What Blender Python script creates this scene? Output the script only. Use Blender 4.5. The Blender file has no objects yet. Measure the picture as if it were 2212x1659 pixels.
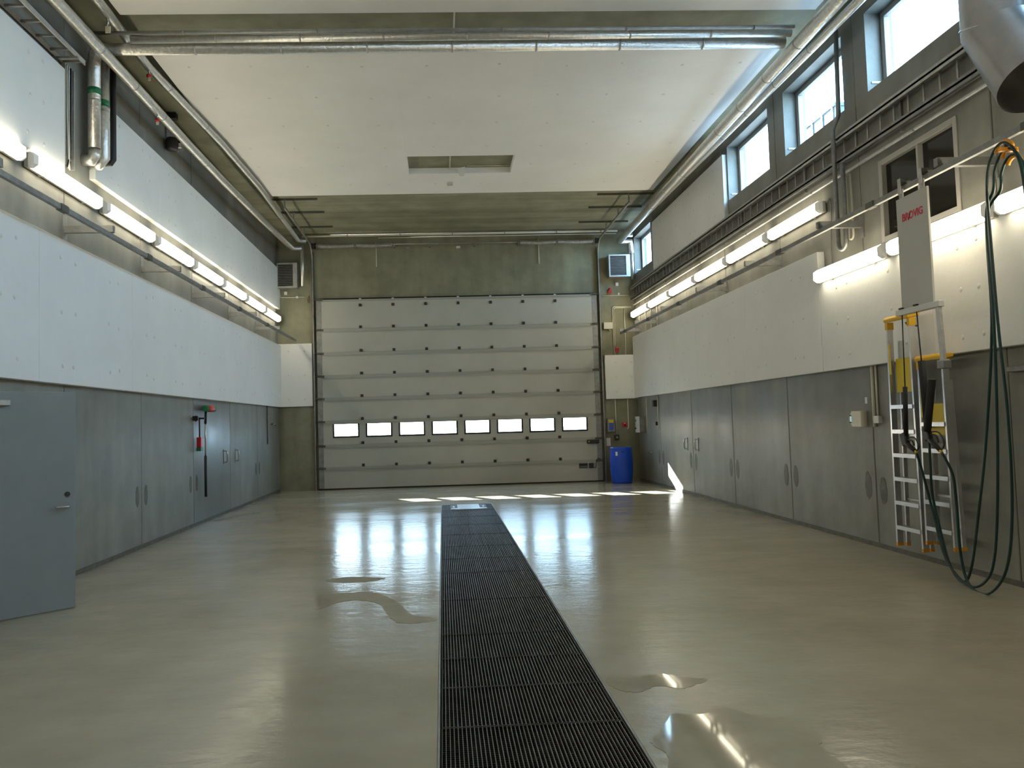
import bpy, math, random
from mathutils import Vector, Matrix
random.seed(7)
SC = bpy.context.scene
COL = SC.collection

# ------------------------------------------------------------------ camera
W, H, F, PPX = 2212, 1659, 1650.0, -90.0
yaw, pitch, roll = .0379, .0516, -.028
fw = Vector((math.sin(yaw)*math.cos(pitch), math.cos(yaw)*math.cos(pitch), math.sin(pitch)))
rt = Vector((math.cos(yaw), -math.sin(yaw), 0)); up = rt.cross(fw)
rt2 = rt*math.cos(roll) + up*math.sin(roll); up2 = up*math.cos(roll) - rt*math.sin(roll)
cd = bpy.data.cameras.new('camera'); cam = bpy.data.objects.new('camera', cd); COL.objects.link(cam)
cd.sensor_width = 36; cd.sensor_fit = 'HORIZONTAL'; cd.lens = F/W*36
cd.shift_x = -PPX/W; cd.clip_start = .05; cd.clip_end = 600
m = Matrix((rt2, up2, -fw)).transposed().to_4x4(); m.translation = Vector((0, 0, 1.65))
cam.matrix_world = m
SC.camera = cam

# ------------------------------------------------------------------ world, sun, exposure
wd = bpy.data.worlds.new('sky'); SC.world = wd; wd.use_nodes = True
nt = wd.node_tree; nt.nodes.clear()
wo = nt.nodes.new('ShaderNodeOutputWorld'); bg = nt.nodes.new('ShaderNodeBackground')
sk = nt.nodes.new('ShaderNodeTexSky'); sk.sky_type = 'NISHITA'; sk.sun_disc = False
sunv = Vector((2.0, -3.45, -1.56)).normalized()
sk.sun_elevation = math.asin(-sunv.z); sk.sun_rotation = math.atan2(-sunv.x, -sunv.y)
sk.air_density = 1.0; sk.dust_density = 1.5; sk.ozone_density = 1.0
SKY_STRENGTH, HAZE_STRENGTH = .5, 13.0          # blue sky behind an even bright haze
bg.inputs['Strength'].default_value = SKY_STRENGTH
bg2 = nt.nodes.new('ShaderNodeBackground'); bg2.inputs['Color'].default_value = (.42, .71, 1.0, 1); bg2.inputs['Strength'].default_value = HAZE_STRENGTH
ad = nt.nodes.new('ShaderNodeAddShader')
nt.links.new(sk.outputs[0], bg.inputs[0]); nt.links.new(bg.outputs[0], ad.inputs[0]); nt.links.new(bg2.outputs[0], ad.inputs[1]); nt.links.new(ad.outputs[0], wo.inputs[0])
sd = bpy.data.lights.new('sun', 'SUN'); sd.energy = 60; sd.angle = .009; sd.color = (1, .97, .93)
so = bpy.data.objects.new('sun', sd); COL.objects.link(so)
so.rotation_euler = sunv.to_track_quat('-Z', 'Y').to_euler(); so.location = (-14, 44, 14)
SC.view_settings.view_transform = 'Standard'; SC.view_settings.look = 'None'
SC.view_settings.gamma = 1; SC.view_settings.use_curve_mapping = False
SC.view_settings.exposure = 0.42
LAMP_STRENGTH = 10.0
SC.cycles.caustics_reflective = False; SC.cycles.caustics_refractive = False; SC.cycles.sample_clamp_indirect = 4.0

# ------------------------------------------------------------------ materials
MATS = {}
def mat(name, c1, c2=None, rough=.5, metal=0., scale=3., stretch=(1, 1, 1), bump=0., bscale=40., rvar=0., detail=6., contrast=(.35, .65), emit=0., streak=None, spec=None):
    m = bpy.data.materials.new(name); m.use_nodes = True; MATS[name] = m
    t = m.node_tree; b = t.nodes['Principled BSDF']; L = t.links.new
    b.inputs['Roughness'].default_value = rough; b.inputs['Metallic'].default_value = metal
    b.inputs['Base Color'].default_value = (*c1, 1)
    if spec is not None: b.inputs['Specular IOR Level'].default_value = spec
    geo = t.nodes.new('ShaderNodeNewGeometry')
    if c2 is not None or rvar:
        mp = t.nodes.new('ShaderNodeMapping'); mp.inputs['Scale'].default_value = stretch
        L(geo.outputs['Position'], mp.inputs[0])
        n = t.nodes.new('ShaderNodeTexNoise'); n.inputs['Scale'].default_value = scale; n.inputs['Detail'].default_value = detail
        n.inputs['Roughness'].default_value = .62
        L(mp.outputs[0], n.inputs['Vector'])
        r = t.nodes.new('ShaderNodeValToRGB')
        r.color_ramp.elements[0].position = contrast[0]; r.color_ramp.elements[1].position = contrast[1]
        r.color_ramp.elements[0].color = (*c1, 1); r.color_ramp.elements[1].color = (*(c2 or c1), 1)
        L(n.outputs['Fac'], r.inputs[0])
        out = r.outputs[0]
        if streak:
            sc, st, amt = streak
            mp2 = t.nodes.new('ShaderNodeMapping'); mp2.inputs['Scale'].default_value = st
            L(geo.outputs['Position'], mp2.inputs[0])
            n2 = t.nodes.new('ShaderNodeTexNoise'); n2.inputs['Scale'].default_value = sc; n2.inputs['Detail'].default_value = 4
            L(mp2.outputs[0], n2.inputs['Vector'])
            mr = t.nodes.new('ShaderNodeMapRange'); mr.inputs[1].default_value = .3; mr.inputs[2].default_value = .7
            mr.inputs[3].default_value = 1-amt; mr.inputs[4].default_value = 1+amt
            L(n2.outputs['Fac'], mr.inputs[0])
            mx = t.nodes.new('ShaderNodeVectorMath'); mx.operation = 'SCALE'
            L(out, mx.inputs[0]); L(mr.outputs[0], mx.inputs['Scale']); out = mx.outputs[0]
        L(out, b.inputs['Base Color'])
        if rvar:
            mr = t.nodes.new('ShaderNodeMapRange'); mr.inputs[1].default_value = .3; mr.inputs[2].default_value = .7
            mr.inputs[3].default_value = max(.02, rough-rvar); mr.inputs[4].default_value = min(1, rough+rvar)
            L(n.outputs['Fac'], mr.inputs[0]); L(mr.outputs[0], b.inputs['Roughness'])
    if bump:
        nb = t.nodes.new('ShaderNodeTexNoise'); nb.inputs['Scale'].default_value = bscale; nb.inputs['Detail'].default_value = 3
        L(geo.outputs['Position'], nb.inputs['Vector'])
        bp = t.nodes.new('ShaderNodeBump'); bp.inputs['Strength'].default_value = bump; bp.inputs['Distance'].default_value = .02
        L(nb.outputs['Fac'], bp.inputs['Height']); L(bp.outputs[0], b.inputs['Normal'])
    if emit:
        b.inputs['Emission Color'].default_value = (*c1, 1); b.inputs['Emission Strength'].default_value = emit
    return m

mat('concrete', (.185, .180, .158), (.275, .268, .238), rough=.55, scale=1.4, rvar=.10, bump=.08, bscale=25, streak=(2.2, (1, 1, .12), .16))
mat('concrete_dark', (.20, .195, .130), (.275, .27, .185), rough=.7, scale=1.6, bump=.12, bscale=30, streak=(3, (1, 1, .1), .14))
mat('concrete_plank', (.20, .195, .135), (.275, .27, .19), rough=.75, scale=1.5, bump=.1, bscale=20, streak=(2.0, (.06, 1.6, 1), .26))
mat('concrete_smooth', (.145, .147, .138), (.20, .20, .19), rough=.38, scale=1.4, rvar=.08, bump=.05, bscale=25, streak=(2.2, (1, 1, .12), .12))
mat('mortar', (.085, .08, .062), (.13, .122, .10), rough=.6, scale=9)
mat('joint', (.07, .068, .06), rough=.9)
mat('board', (.82, .82, .81), (.87, .87, .86), rough=.75, scale=.9, bump=.16, bscale=9)
mat('board_fix', (.74, .735, .72), rough=.8)  # darker than the boards: dirt, plus dimple shade put into the colour
mat('galv', (.42, .42, .41), (.54, .54, .53), rough=.42, metal=.5, scale=14)
mat('galv_dull', (.24, .24, .235), (.33, .33, .32), rough=.5, metal=.55, scale=10)
mat('foil', (.62, .61, .58), (.78, .77, .74), rough=.36, metal=.85, scale=22, bump=.3, bscale=30, rvar=.08)
mat('duct', (.42, .41, .41), (.50, .49, .49), rough=.34, metal=.95, scale=4, rvar=.05)
mat('black', (.018, .018, .02), rough=.5)
mat('rubber', (.009, .009, .010), rough=.7)
mat('door_leaf', (.43, .43, .385), (.47, .47, .425), rough=.42, scale=1.1, bump=.05, bscale=60)
mat('door_rail', (.36, .365, .33), rough=.4, metal=.2)
mat('white_paint', (.70, .70, .68), rough=.4)
mat('cream', (.66, .63, .52), rough=.5)
mat('grey_door', (.235, .265, .275), (.265, .295, .305), rough=.5, scale=2, bump=.03, bscale=80)
mat('steel', (.55, .55, .55), rough=.25, metal=1)
mat('alu', (.62, .63, .65), (.72, .73, .75), rough=.3, metal=.85, scale=8)
mat('yellow', (.80, .45, .015), rough=.45)
mat('yellow_label', (.72, .52, .03), rough=.5)
mat('orange', (.80, .33, .02), rough=.45)
mat('red', (.55, .02, .025), rough=.4)
mat('green', (.02, .20, .09), rough=.5)
mat('blue', (.008, .06, .50), (.012, .085, .62), rough=.38, scale=3)
mat('blue_label', (.03, .13, .50), rough=.45)
mat('hose', (.006, .035, .032), rough=.35)
mat('grate', (.055, .056, .05), (.10, .10, .092), rough=.45, metal=.5, scale=5)
mat('grate_top', (.20, .20, .185), (.29, .29, .27), rough=.4, metal=.7, scale=5)
mat('pit', (.03, .03, .028), rough=.9)
mat('frame', (.40, .385, .36), rough=.45)
mat('sill', (.50, .52, .54), rough=.5)
mat('dark_room_pane', (.012, .011, .01), rough=.06)  # opaque black pane, darkness of the room behind put into its colour
mat('sign', (.52, .50, .46), (.55, .53, .49), rough=.45, scale=2)
mat('sign_red', (.60, .03, .06), rough=.5)
mat('strut', (.13, .13, .11), rough=.6, metal=.4)
mat('rust', (.12, .07, .035), (.19, .145, .085), rough=.8, scale=14)
mat('outside_ground', (.36, .36, .36), (.42, .42, .42), rough=.9, scale=.3)
mat('outside_metal', (.05, .075, .09), (.065, .095, .11), rough=.35, metal=.3, scale=2)
mat('outside_wall', (.055, .075, .085), rough=.6)
mat('paper', (.75, .76, .76), rough=.6)
mat('lamp_base', (.55, .54, .50), rough=.4)
mat('plate', (.40, .44, .46), (.5, .54, .56), rough=.3, metal=.4, scale=9)
mat('red_cable', (.28, .06, .045), rough=.6)
mat('lcd', (.25, .42, .5), rough=.3, emit=.5)
mat('puddle', (.315, .282, .207), (.36, .325, .245), rough=.05, scale=4)
mat('stain', (.27, .24, .165), (.31, .28, .20), rough=.16, scale=5)

# lamp diffuser
lm = bpy.data.materials.new('lamp_diffuser'); lm.use_nodes = True; MATS['lamp'] = lm
b = lm.node_tree.nodes['Principled BSDF']; b.inputs['Base Color'].default_value = (.9, .88, .8, 1); b.inputs['Roughness'].default_value = .4
b.inputs['Emission Color'].default_value = (1, .90, .66, 1); b.inputs['Emission Strength'].default_value = LAMP_STRENGTH
# clear prismatic lamp end
mat('lamp_end', (.80, .78, .70), rough=.3, emit=.12)

# window glass : clear pane, a fresnel share of mirror
gm = bpy.data.materials.new('pane_glass'); gm.use_nodes = True; MATS['glass'] = gm
t = gm.node_tree; t.nodes.clear()
o_ = t.nodes.new('ShaderNodeOutputMaterial'); mx = t.nodes.new('ShaderNodeMixShader'); tr = t.nodes.new('ShaderNodeBsdfTransparent')
gl = t.nodes.new('ShaderNodeBsdfGlossy'); fr = t.nodes.new('ShaderNodeLayerWeight'); fr.inputs[0].default_value = .5
pw = t.nodes.new('ShaderNodeMath'); pw.operation = 'POWER'; pw.inputs[1].default_value = 5
ml = t.nodes.new('ShaderNodeMath'); ml.operation = 'MULTIPLY_ADD'; ml.inputs[1].default_value = .9; ml.inputs[2].default_value = .03
t.links.new(fr.outputs['Facing'], pw.inputs[0]); t.links.new(pw.outputs[0], ml.inputs[0])
gl.inputs['Roughness'].default_value = .02; tr.inputs[0].default_value = (.93, .97, .98, 1)
t.links.new(ml.outputs[0], mx.inputs[0]); t.links.new(tr.outputs[0], mx.inputs[1]); t.links.new(gl.outputs[0], mx.inputs[2]); t.links.new(mx.outputs[0], o_.inputs[0])

# floor : sealed beige screed, damp sheen
fm = bpy.data.materials.new('floor_screed'); fm.use_nodes = True; MATS['floor'] = fm
t = fm.node_tree; b = t.nodes['Principled BSDF']; L = t.links.new
geo = t.nodes.new('ShaderNodeNewGeometry')
def nz(scale, st, detail=5):
    mp = t.nodes.new('ShaderNodeMapping'); mp.inputs['Scale'].default_value = st; L(geo.outputs['Position'], mp.inputs[0])
    n = t.nodes.new('ShaderNodeTexNoise'); n.inputs['Scale'].default_value = scale; n.inputs['Detail'].default_value = detail
    n.inputs['Roughness'].default_value = .6; L(mp.outputs[0], n.inputs['Vector']); return n
n1 = nz(.55, (1, .8, 1)); r1 = t.nodes.new('ShaderNodeValToRGB')
r1.color_ramp.elements[0].position = .32; r1.color_ramp.elements[0].color = (.325, .296, .220, 1)
r1.color_ramp.elements[1].position = .68; r1.color_ramp.elements[1].color = (.405, .374, .288, 1)
n4 = nz(2.4, (.7, 1.25, 1), 8); m4 = t.nodes.new('ShaderNodeMapRange')
m4.inputs[1].default_value = .3; m4.inputs[2].default_value = .7; m4.inputs[3].default_value = .93; m4.inputs[4].default_value = 1.06
L(n4.outputs['Fac'], m4.inputs[0]); v4 = t.nodes.new('ShaderNodeVectorMath'); v4.operation = 'SCALE'
L(n1.outputs['Fac'], r1.inputs[0]); L(r1.outputs[0], v4.inputs[0]); L(m4.outputs[0], v4.inputs['Scale']); L(v4.outputs[0], b.inputs['Base Color'])
n2 = nz(.8, (.5, 1.4, 1), 6); m2 = t.nodes.new('ShaderNodeMapRange')
m2.inputs[1].default_value = .3; m2.inputs[2].default_value = .72; m2.inputs[3].default_value = .12; m2.inputs[4].default_value = .25
L(n2.outputs['Fac'], m2.inputs[0]); L(m2.outputs[0], b.inputs['Roughness'])
n3 = nz(7, (.7, 1.3, 1), 4); bp = t.nodes.new('ShaderNodeBump'); bp.inputs['Strength'].default_value = .12; bp.inputs['Distance'].default_value = .03
L(n3.outputs['Fac'], bp.inputs['Height']); L(bp.outputs[0], b.inputs['Normal'])
b.inputs['Specular IOR Level'].default_value = .6

# ------------------------------------------------------------------ mesh helpers
class MB:
    def __init__(s): s.v = []; s.f = []; s.sm = []
    def add(s, vs, fs, smooth=False):
        n = len(s.v); s.v += [tuple(v) for v in vs]
        for f in fs: s.f.append(tuple(i+n for i in f)); s.sm.append(smooth)
        return s
    def box(s, x0, x1, y0, y1, z0, z1):
        x0, x1 = sorted((x0, x1)); y0, y1 = sorted((y0, y1)); z0, z1 = sorted((z0, z1))
        v = [(x0,y0,z0),(x1,y0,z0),(x1,y1,z0),(x0,y1,z0),(x0,y0,z1),(x1,y0,z1),(x1,y1,z1),(x0,y1,z1)]
        return s.add(v, [(3,2,1,0),(4,5,6,7),(0,1,5,4),(1,2,6,5),(2,3,7,6),(3,0,4,7)])
    def bar(s, p, q, w, h, upv=(0,0,1)):
        p = Vector(p); q = Vector(q); d = (q-p).normalized(); u = Vector(upv)
        if abs(d.dot(u)) > .98: u = Vector((1,0,0))
        r = d.cross(u).normalized(); u = r.cross(d)
        a = [r*w/2+u*h/2, -r*w/2+u*h/2, -r*w/2-u*h/2, r*w/2-u*h/2]
        return s.add([p+k for k in a]+[q+k for k in a], [(0,1,2,3),(7,6,5,4),(0,4,5,1),(1,5,6,2),(2,6,7,3),(3,7,4,0)])
    def tube(s, pts, r, n=10, cap=True, closed=False):
        P = [Vector(p) for p in pts]; k = len(P); R = r if isinstance(r, (list, tuple)) else [r]*k
        rings = []; prev = None
        for i in range(k):
            if closed: d = (P[(i+1) % k]-P[i-1]).normalized()
            else: d = (P[min(i+1, k-1)]-P[max(i-1, 0)]).normalized()
            if prev is None:
                u = Vector((0,0,1)) if abs(d.z) < .9 else Vector((1,0,0))
                a = d.cross(u).normalized()
            else: a = (prev - d*prev.dot(d)).normalized()
            prev = a; c = d.cross(a)
            rings.append([P[i]+(a*math.cos(2*math.pi*j/n)+c*math.sin(2*math.pi*j/n))*R[i] for j in range(n)])
        base = len(s.v)
        for g in rings: s.v += [tuple(v) for v in g]
        for i in range(k if closed else k-1):
            i2 = (i+1) % k
            for j in range(n):
                s.f.append((base+i*n+j, base+i*n+(j+1) % n, base+i2*n+(j+1) % n, base+i2*n+j)); s.sm.append(True)
        if cap and not closed:
            s.f.append(tuple(base+j for j in range(n))[::-1]); s.sm.append(False)
            s.f.append(tuple(base+(k-1)*n+j for j in range(n))); s.sm.append(False)
        return s
    def lathe(s, prof, n=32, c=(0,0), axis='z', smooth=True):
        base = len(s.v); k = len(prof)
        for (r, z) in prof:
            for j in range(n):
                a = 2*math.pi*j/n
                if axis == 'z': s.v.append((c[0]+r*math.cos(a), c[1]+r*math.sin(a), z))
                elif axis == 'x': s.v.append((z, c[0]+r*math.cos(a), c[1]+r*math.sin(a)))
                else: s.v.append((c[0]+r*math.cos(a), z, c[1]+r*math.sin(a)))
        for i in range(k-1):
            for j in range(n):
                s.f.append((base+i*n+j, base+i*n+(j+1) % n, base+(i+1)*n+(j+1) % n, base+(i+1)*n+j)); s.sm.append(smooth)
        if prof[0][0] > 1e-4: s.f.append(tuple(base+j for j in range(n))[::-1]); s.sm.append(False)
        if prof[-1][0] > 1e-4: s.f.append(tuple(base+(k-1)*n+j for j in range(n))); s.sm.append(False)
        return s
    def prism(s, poly, lo, hi, axis='z'):
        n = len(poly)
        def P(a, b, h): return {'z': (a,b,h), 'x': (h,a,b), 'y': (a,h,b)}[axis]
        v = [P(a, b, lo) for a, b in poly]+[P(a, b, hi) for a, b in poly]
        f = [tuple(range(n))[::-1], tuple(range(n, 2*n))]+[(i, (i+1) % n, n+(i+1) % n, n+i) for i in range(n)]
        return s.add(v, f)
    def build(s, name, m, parent=None, bevel=0, loc=None):
        me = bpy.data.meshes.new(name); me.from_pydata(s.v, [], s.f); me.update()
        import bmesh
        bm = bmesh.new(); bm.from_mesh(me); bmesh.ops.recalc_face_normals(bm, faces=bm.faces); bm.to_mesh(me); bm.free()
        me.polygons.foreach_set('use_smooth', s.sm)
        me.materials.append(MATS[m])
        o = bpy.data.objects.new(name, me); COL.objects.link(o)
        if parent: o.parent = parent
        if loc: o.location = loc
        if bevel:
            md = o.modifiers.new('bevel', 'BEVEL'); md.width = bevel; md.segments = 2; md.limit_method = 'ANGLE'
        return o
def smooth_path(pts, k=6):
    P = [Vector(p) for p in pts]; out = []
    for i in range(len(P)-1):
        a = P[max(i-1, 0)]; b_ = P[i]; c = P[i+1]; d = P[min(i+2, len(P)-1)]
        for j in range(k):
            u = j/k
            out.append(.5*((2*b_)+(c-a)*u+(2*a-5*b_+4*c-d)*u*u+(3*b_-a-3*c+d)*u**3))
    out.append(P[-1]); return out
def arc(c, r, a0, a1, plane, n=8):
    out = []
    for i in range(n+1):
        a = math.radians(a0+(a1-a0)*i/n); p = list(c)
        p[plane[0]] += r*math.cos(a); p[plane[1]] += r*math.sin(a); out.append(tuple(p))
    return out
def thing(name, label, cat, loc=(0,0,0), group=None, kind=None, rz=0):
    o = bpy.data.objects.new(name, None); COL.objects.link(o); o.location = loc; o.rotation_euler = (0,0,rz)
    o.empty_display_size = .1
    return tag(o, label, cat, group, kind)
def tag(o, label, cat, group=None, kind=None):
    o['label'] = label; o['category'] = cat
    if group: o['group'] = group
    if kind: o['kind'] = kind
    return o
def struct(name, label, cat, loc=(0,0,0)): return thing(name, label, cat, loc, kind='structure')

XL, XR, YB, YF, ZC = -4.34, 5.30, 20.5, -4.0, 6.8
GX0, GX1, GY1 = -.05, .95, 15.72

# ------------------------------------------------------------------ floor
fl = struct('floor', 'beige sealed screed floor with damp sheen', 'floor')
MB().box(XL-.36, GX0-.02, YF, YB+.32, -.3, 0).build('floor_slab', 'floor', fl)
MB().box(GX1+.02, XR+.1, YF, YB+.32, -.3, 0).build('floor_slab', 'floor', fl)
MB().box(GX0-.02, GX1+.02, GY1+.02, YB+.32, -.3, 0).build('floor_slab', 'floor', fl)
MB().box(GX0-.02, GX1+.02, YF, GY1+.02, -.75, -.7).build('pit_bottom', 'pit', fl)
for a, b_ in ((GX0-.02, GX0-.035), (GX1+.02, GX1+.035)): MB().box(a, b_, YF, GY1+.02, -.75, -.3).build('pit_side', 'pit', fl)
MB().box(GX0-.02, GX1+.02, GY1+.005, GY1+.02, -.75, -.3).build('pit_side', 'pit', fl)
for x in (GX0-.012, GX1+.012): MB().box(x-.006, x+.006, YF, GY1+.02, -.08, .002).build('edge_angle', 'galv_dull', fl)
MB().box(GX0-.02, GX1+.02, GY1+.004, GY1+.02, -.08, .002).build('edge_angle', 'galv_dull', fl)

# ------------------------------------------------------------------ ceiling
ce = struct('ceiling', 'concrete slab ceiling with white insulation boards', 'ceiling')
MB().box(XL-.35, XR+.35, YF, 16.0, ZC, ZC+.3).build('slab', 'concrete_dark', ce)
MB().box(XL-.35, XR+.35, 16.0, YB+.3, ZC, ZC+.3).build('slab', 'concrete_plank', ce)
CB0, CB1, CT = -3.75, 4.78, .12
def ceil_board(x0, x1, y0, y1):
    g = .0006
    o = MB().box(x0+g, x1-g, y0+g, y1-g, ZC-CT, ZC-.002).build('ceiling_board', 'board', ce)
    mb = MB(); nx = max(2, round((x1-x0)/.85)); ny = max(1, round((y1-y0)/.95))
    for i in range(nx):
        for j in range(ny):
            cx = x0+(i+.5)*(x1-x0)/nx+random.uniform(-.06, .06); cy = y0+(j+.5)*(y1-y0)/ny+random.uniform(-.05, .05)
            mb.lathe([(.0, ZC-CT-.0035), (.022, ZC-CT-.003), (.03, ZC-CT+.002)], 10, (cx, cy))
    f = mb.build('fixing_dimple_shade', 'board_fix', o); f['kind'] = 'stuff'  # discs stand slightly proud; darker colour gives the recessed look
xb = [CB0, -.54, 1.5, CB1]; yb = [10.0, 11.0, 12.05, 13.1, 14.12, 15.12, 16.45]
for j in range(len(yb)-1):
    for i in range(3):
        if j == 4 and i == 1: continue
        ceil_board(xb[i], xb[i+1], yb[j], yb[j+1])
ynear = [9.1-1.31*k for k in range(0, 11)]
for j in range(len(ynear)-1):
    for i in range(3): ceil_board(xb[i], xb[i+1], max(ynear[j+1], YF), ynear[j])

# ------------------------------------------------------------------ side walls of precast panels
def panel(name, parent, side, y0, y1, z0, z1, holes=(), m='concrete', t_=.35, c=.016):
    """precast panel, inner face on x = XL / XR, chamfered joints, rectangular holes (ya, yb, za, zb)"""
    xi, s = (XL, -1) if side == 'L' else (XR, 1)
    mb = MB()
    def slab(a, b2, za, zb):
        ca = c if abs(a-y0) < 1e-6 else 0; cb = c if abs(b2-y1) < 1e-6 else 0
        poly = [(xi, a+ca), (xi, b2-cb), (xi+s*c, b2), (xi+s*t_, b2), (xi+s*t_, a), (xi+s*c, a)] if (ca and cb) else \
               [(xi, a+ca)]+[(xi, b2-cb)]+([(xi+s*c, b2)] if cb else [])+[(xi+s*t_, b2), (xi+s*t_, a)]+([(xi+s*c, a)] if ca else [])
        mb.prism(poly, za, zb)
    z = z0
    for (ya, yb_, za, zb) in sorted(holes, key=lambda h: h[2]):
        if za > z: slab(y0, y1, z, za)
        slab(y0, ya, za, zb); slab(yb_, y1, za, zb); z = zb
    slab(y0, y1, z, z1)
    return mb.build(name, m, parent)
wl = struct('wall_left', 'left wall of grey precast concrete panels', 'wall')
wr = struct('wall_right', 'right wall of grey precast concrete panels with high windows', 'wall')
jl = [-4.0, -.2, 2.1, 4.38, 6.66+.26, 8.92+.03, 11.2, 13.5, 15.8, 18.1, YB]
jl = [-4.0, -2.5, -.2, 2.1, 4.38, 6.92, 8.95, 11.2, 13.5, 15.8, 18.1, YB]
DOOR = (5.74, 6.80, 0.0, 2.08)
for a, b_ in zip(jl, jl[1:]):
    h = [DOOR] if a < 5 < DOOR[0] < b_ and b_ > 6.8 else []
    panel('concrete_panel', wl, 'L', a, b_, 0, ZC, h, m='concrete_smooth' if a == 13.5 else 'concrete')
jr = [-4.0, -2.2, .1, 2.4, 4.67, 6.95, 9.24, 11.53, 13.8, 16.07, 18.45, YB]
WZ = (5.56, 6.54)
wins = [(.35, 2.1), (2.65, 4.4), (4.95, 6.68), (7.2, 8.95), (9.5, 11.2), (11.76, 13.48), (18.62, 20.27)]
DW = (7.48, 8.75, 3.72, 4.58)
for a, b_ in zip(jr, jr[1:]):
    h = [(w0, w1, *WZ) for w0, w1 in wins if w0 > a and w1 < b_]
    if a == 6.95: h = [DW]+h
    panel('concrete_panel', wr, 'R', a, b_, 0, ZC, h)
for side_, joints, par in (('L', jl[1:-1], wl), ('R', jr[1:-1], wr)):
    for j in joints:
        x0 = XL-.02 if side_ == 'L' else XR+.008; MB().box(x0, x0+.012, j-.012, j+.012, 0, 5.5).build('joint_sealant', 'joint', par)
# mortar patches beside the joints
def patch(parent, side, y, z, ry, rz):
    xi, s = (XL, 1) if side == 'L' else (XR, -1)
    poly = []
    for k in range(20):
        a = 2*math.pi*k/20; q = random.uniform(.93, 1.07); poly.append((y+ry*q*math.cos(a), z+rz*q*math.sin(a)))
    MB().prism(poly, xi, xi+s*.003, 'x').build('mortar_patch', 'mortar', parent)
for j in (9.24, 11.53, 13.8, 16.07, 18.45):
    for d in (-.15, .17): patch(wr, 'R', j+d, .72+random.uniform(-.03, .03), .075, .17)
for j in (11.2, 13.5, 18.1):
    for d in (-.16, .16): patch(wl, 'L', j+d, .74, .06, .15)

# end walls
wb = struct('wall_back', 'rear concrete wall around the sectional door', 'wall')
MB().box(XL-.35, -3.2, YB, YB+.3, 0, ZC).build('concrete_pier', 'concrete_dark', wb)
MB().box(4.17, XR+.35, YB, YB+.3, 0, ZC).build('concrete_pier', 'concrete_dark', wb)
MB().box(-3.2, 4.17, YB, YB+.3, 5.0, ZC).build('concrete_lintel', 'concrete_dark', wb)
wf = struct('wall_front', 'plain concrete wall behind the camera', 'wall')
MB().box(XL-.35, XR+.35, YF-.3, YF, -.8, ZC+.3).build('concrete_panel', 'concrete', wf)

# dark base joints
for nm, lab, x0, x1 in (('baseboard_left', 'dark joint strip along the foot of the left wall', XL, XL+.012), ('baseboard_right', 'dark joint strip along the foot of the right wall', XR-.012, XR)):
    bb = struct(nm, lab, 'baseboard')
    if 'left' in nm:
        MB().box(x0, x1, YF, DOOR[0], 0, .055).build('strip', 'mortar', bb); MB().box(x0, x1, DOOR[1], YB, 0, .055).build('strip', 'mortar', bb)
    else: MB().box(x0, x1, YF, YB, 0, .055).build('strip', 'mortar', bb)

# insulation boards on the walls
def wall_boards(parent, side, y0, y1, z0, z1, th, n):
    xi, s = (XL, 1) if side == 'L' else (XR, -1)
    for k in range(n):
        a = y0+(y1-y0)*k/n; b2 = y0+(y1-y0)*(k+1)/n; g = .0006
        o = MB().box(xi+s*.001, xi+s*th, a+g, b2-g, z0, z1).build('insulation_board', 'board', parent, bevel=.005)
        mb = MB(); X = xi+s*th
        rows = (.14, .5, .86)
        for q in rows:
            for fr_ in (.2, .32, .7, .82):
                y = a+(b2-a)*fr_+random.uniform(-.03, .03); z = z0+(z1-z0)*q+random.uniform(-.03, .03)
                mb.lathe([(0, X+s*.0035), (.02, X+s*.003), (.028, X-s*.002)], 10, (y, z), axis='x')
        f = mb.build('fixing_dimple_shade', 'board_fix', o); f['kind'] = 'stuff'
wall_boards(wl, 'L', YF, YB-.08, 2.22, 3.86, .10, 10)
wall_boards(wl, 'L', 9.58, YB-.02, 4.83, 5.92, .08, 5)
wall_boards(wl, 'L', YF, 8.81, 4.66, 5.88, .08, 5)
wall_boards(wr, 'R', 10.2, YB-.08, 2.22, 3.87, .10, 4)
wall_boards(wr, 'R', YF, 10.19, 2.22, 3.46, .10, 6)
wall_boards(wr, 'R', 13.52, 18.22, 5.25, 6.42, .08, 2)
for x0, x1, z0, z1 in ((XL, -3.42, 2.22, 3.90), (4.42, XR, 2.2, 3.39)):
    o = MB().box(x0+.001, x1, YB-.08, YB-.001, z0, z1).build('insulation_board', 'board', wb, bevel=.012)
    mb = MB()
    for i in range(2):
        for j in range(3): mb.lathe([(0, YB-.0835), (.02, YB-.083), (.028, YB-.078)], 10, (x0+.3+.42*i, z0+.2+(z1-z0-.4)*j/2), axis='y')
    f = mb.build('fixing_dimple_shade', 'board_fix', o); f['kind'] = 'stuff'

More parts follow.
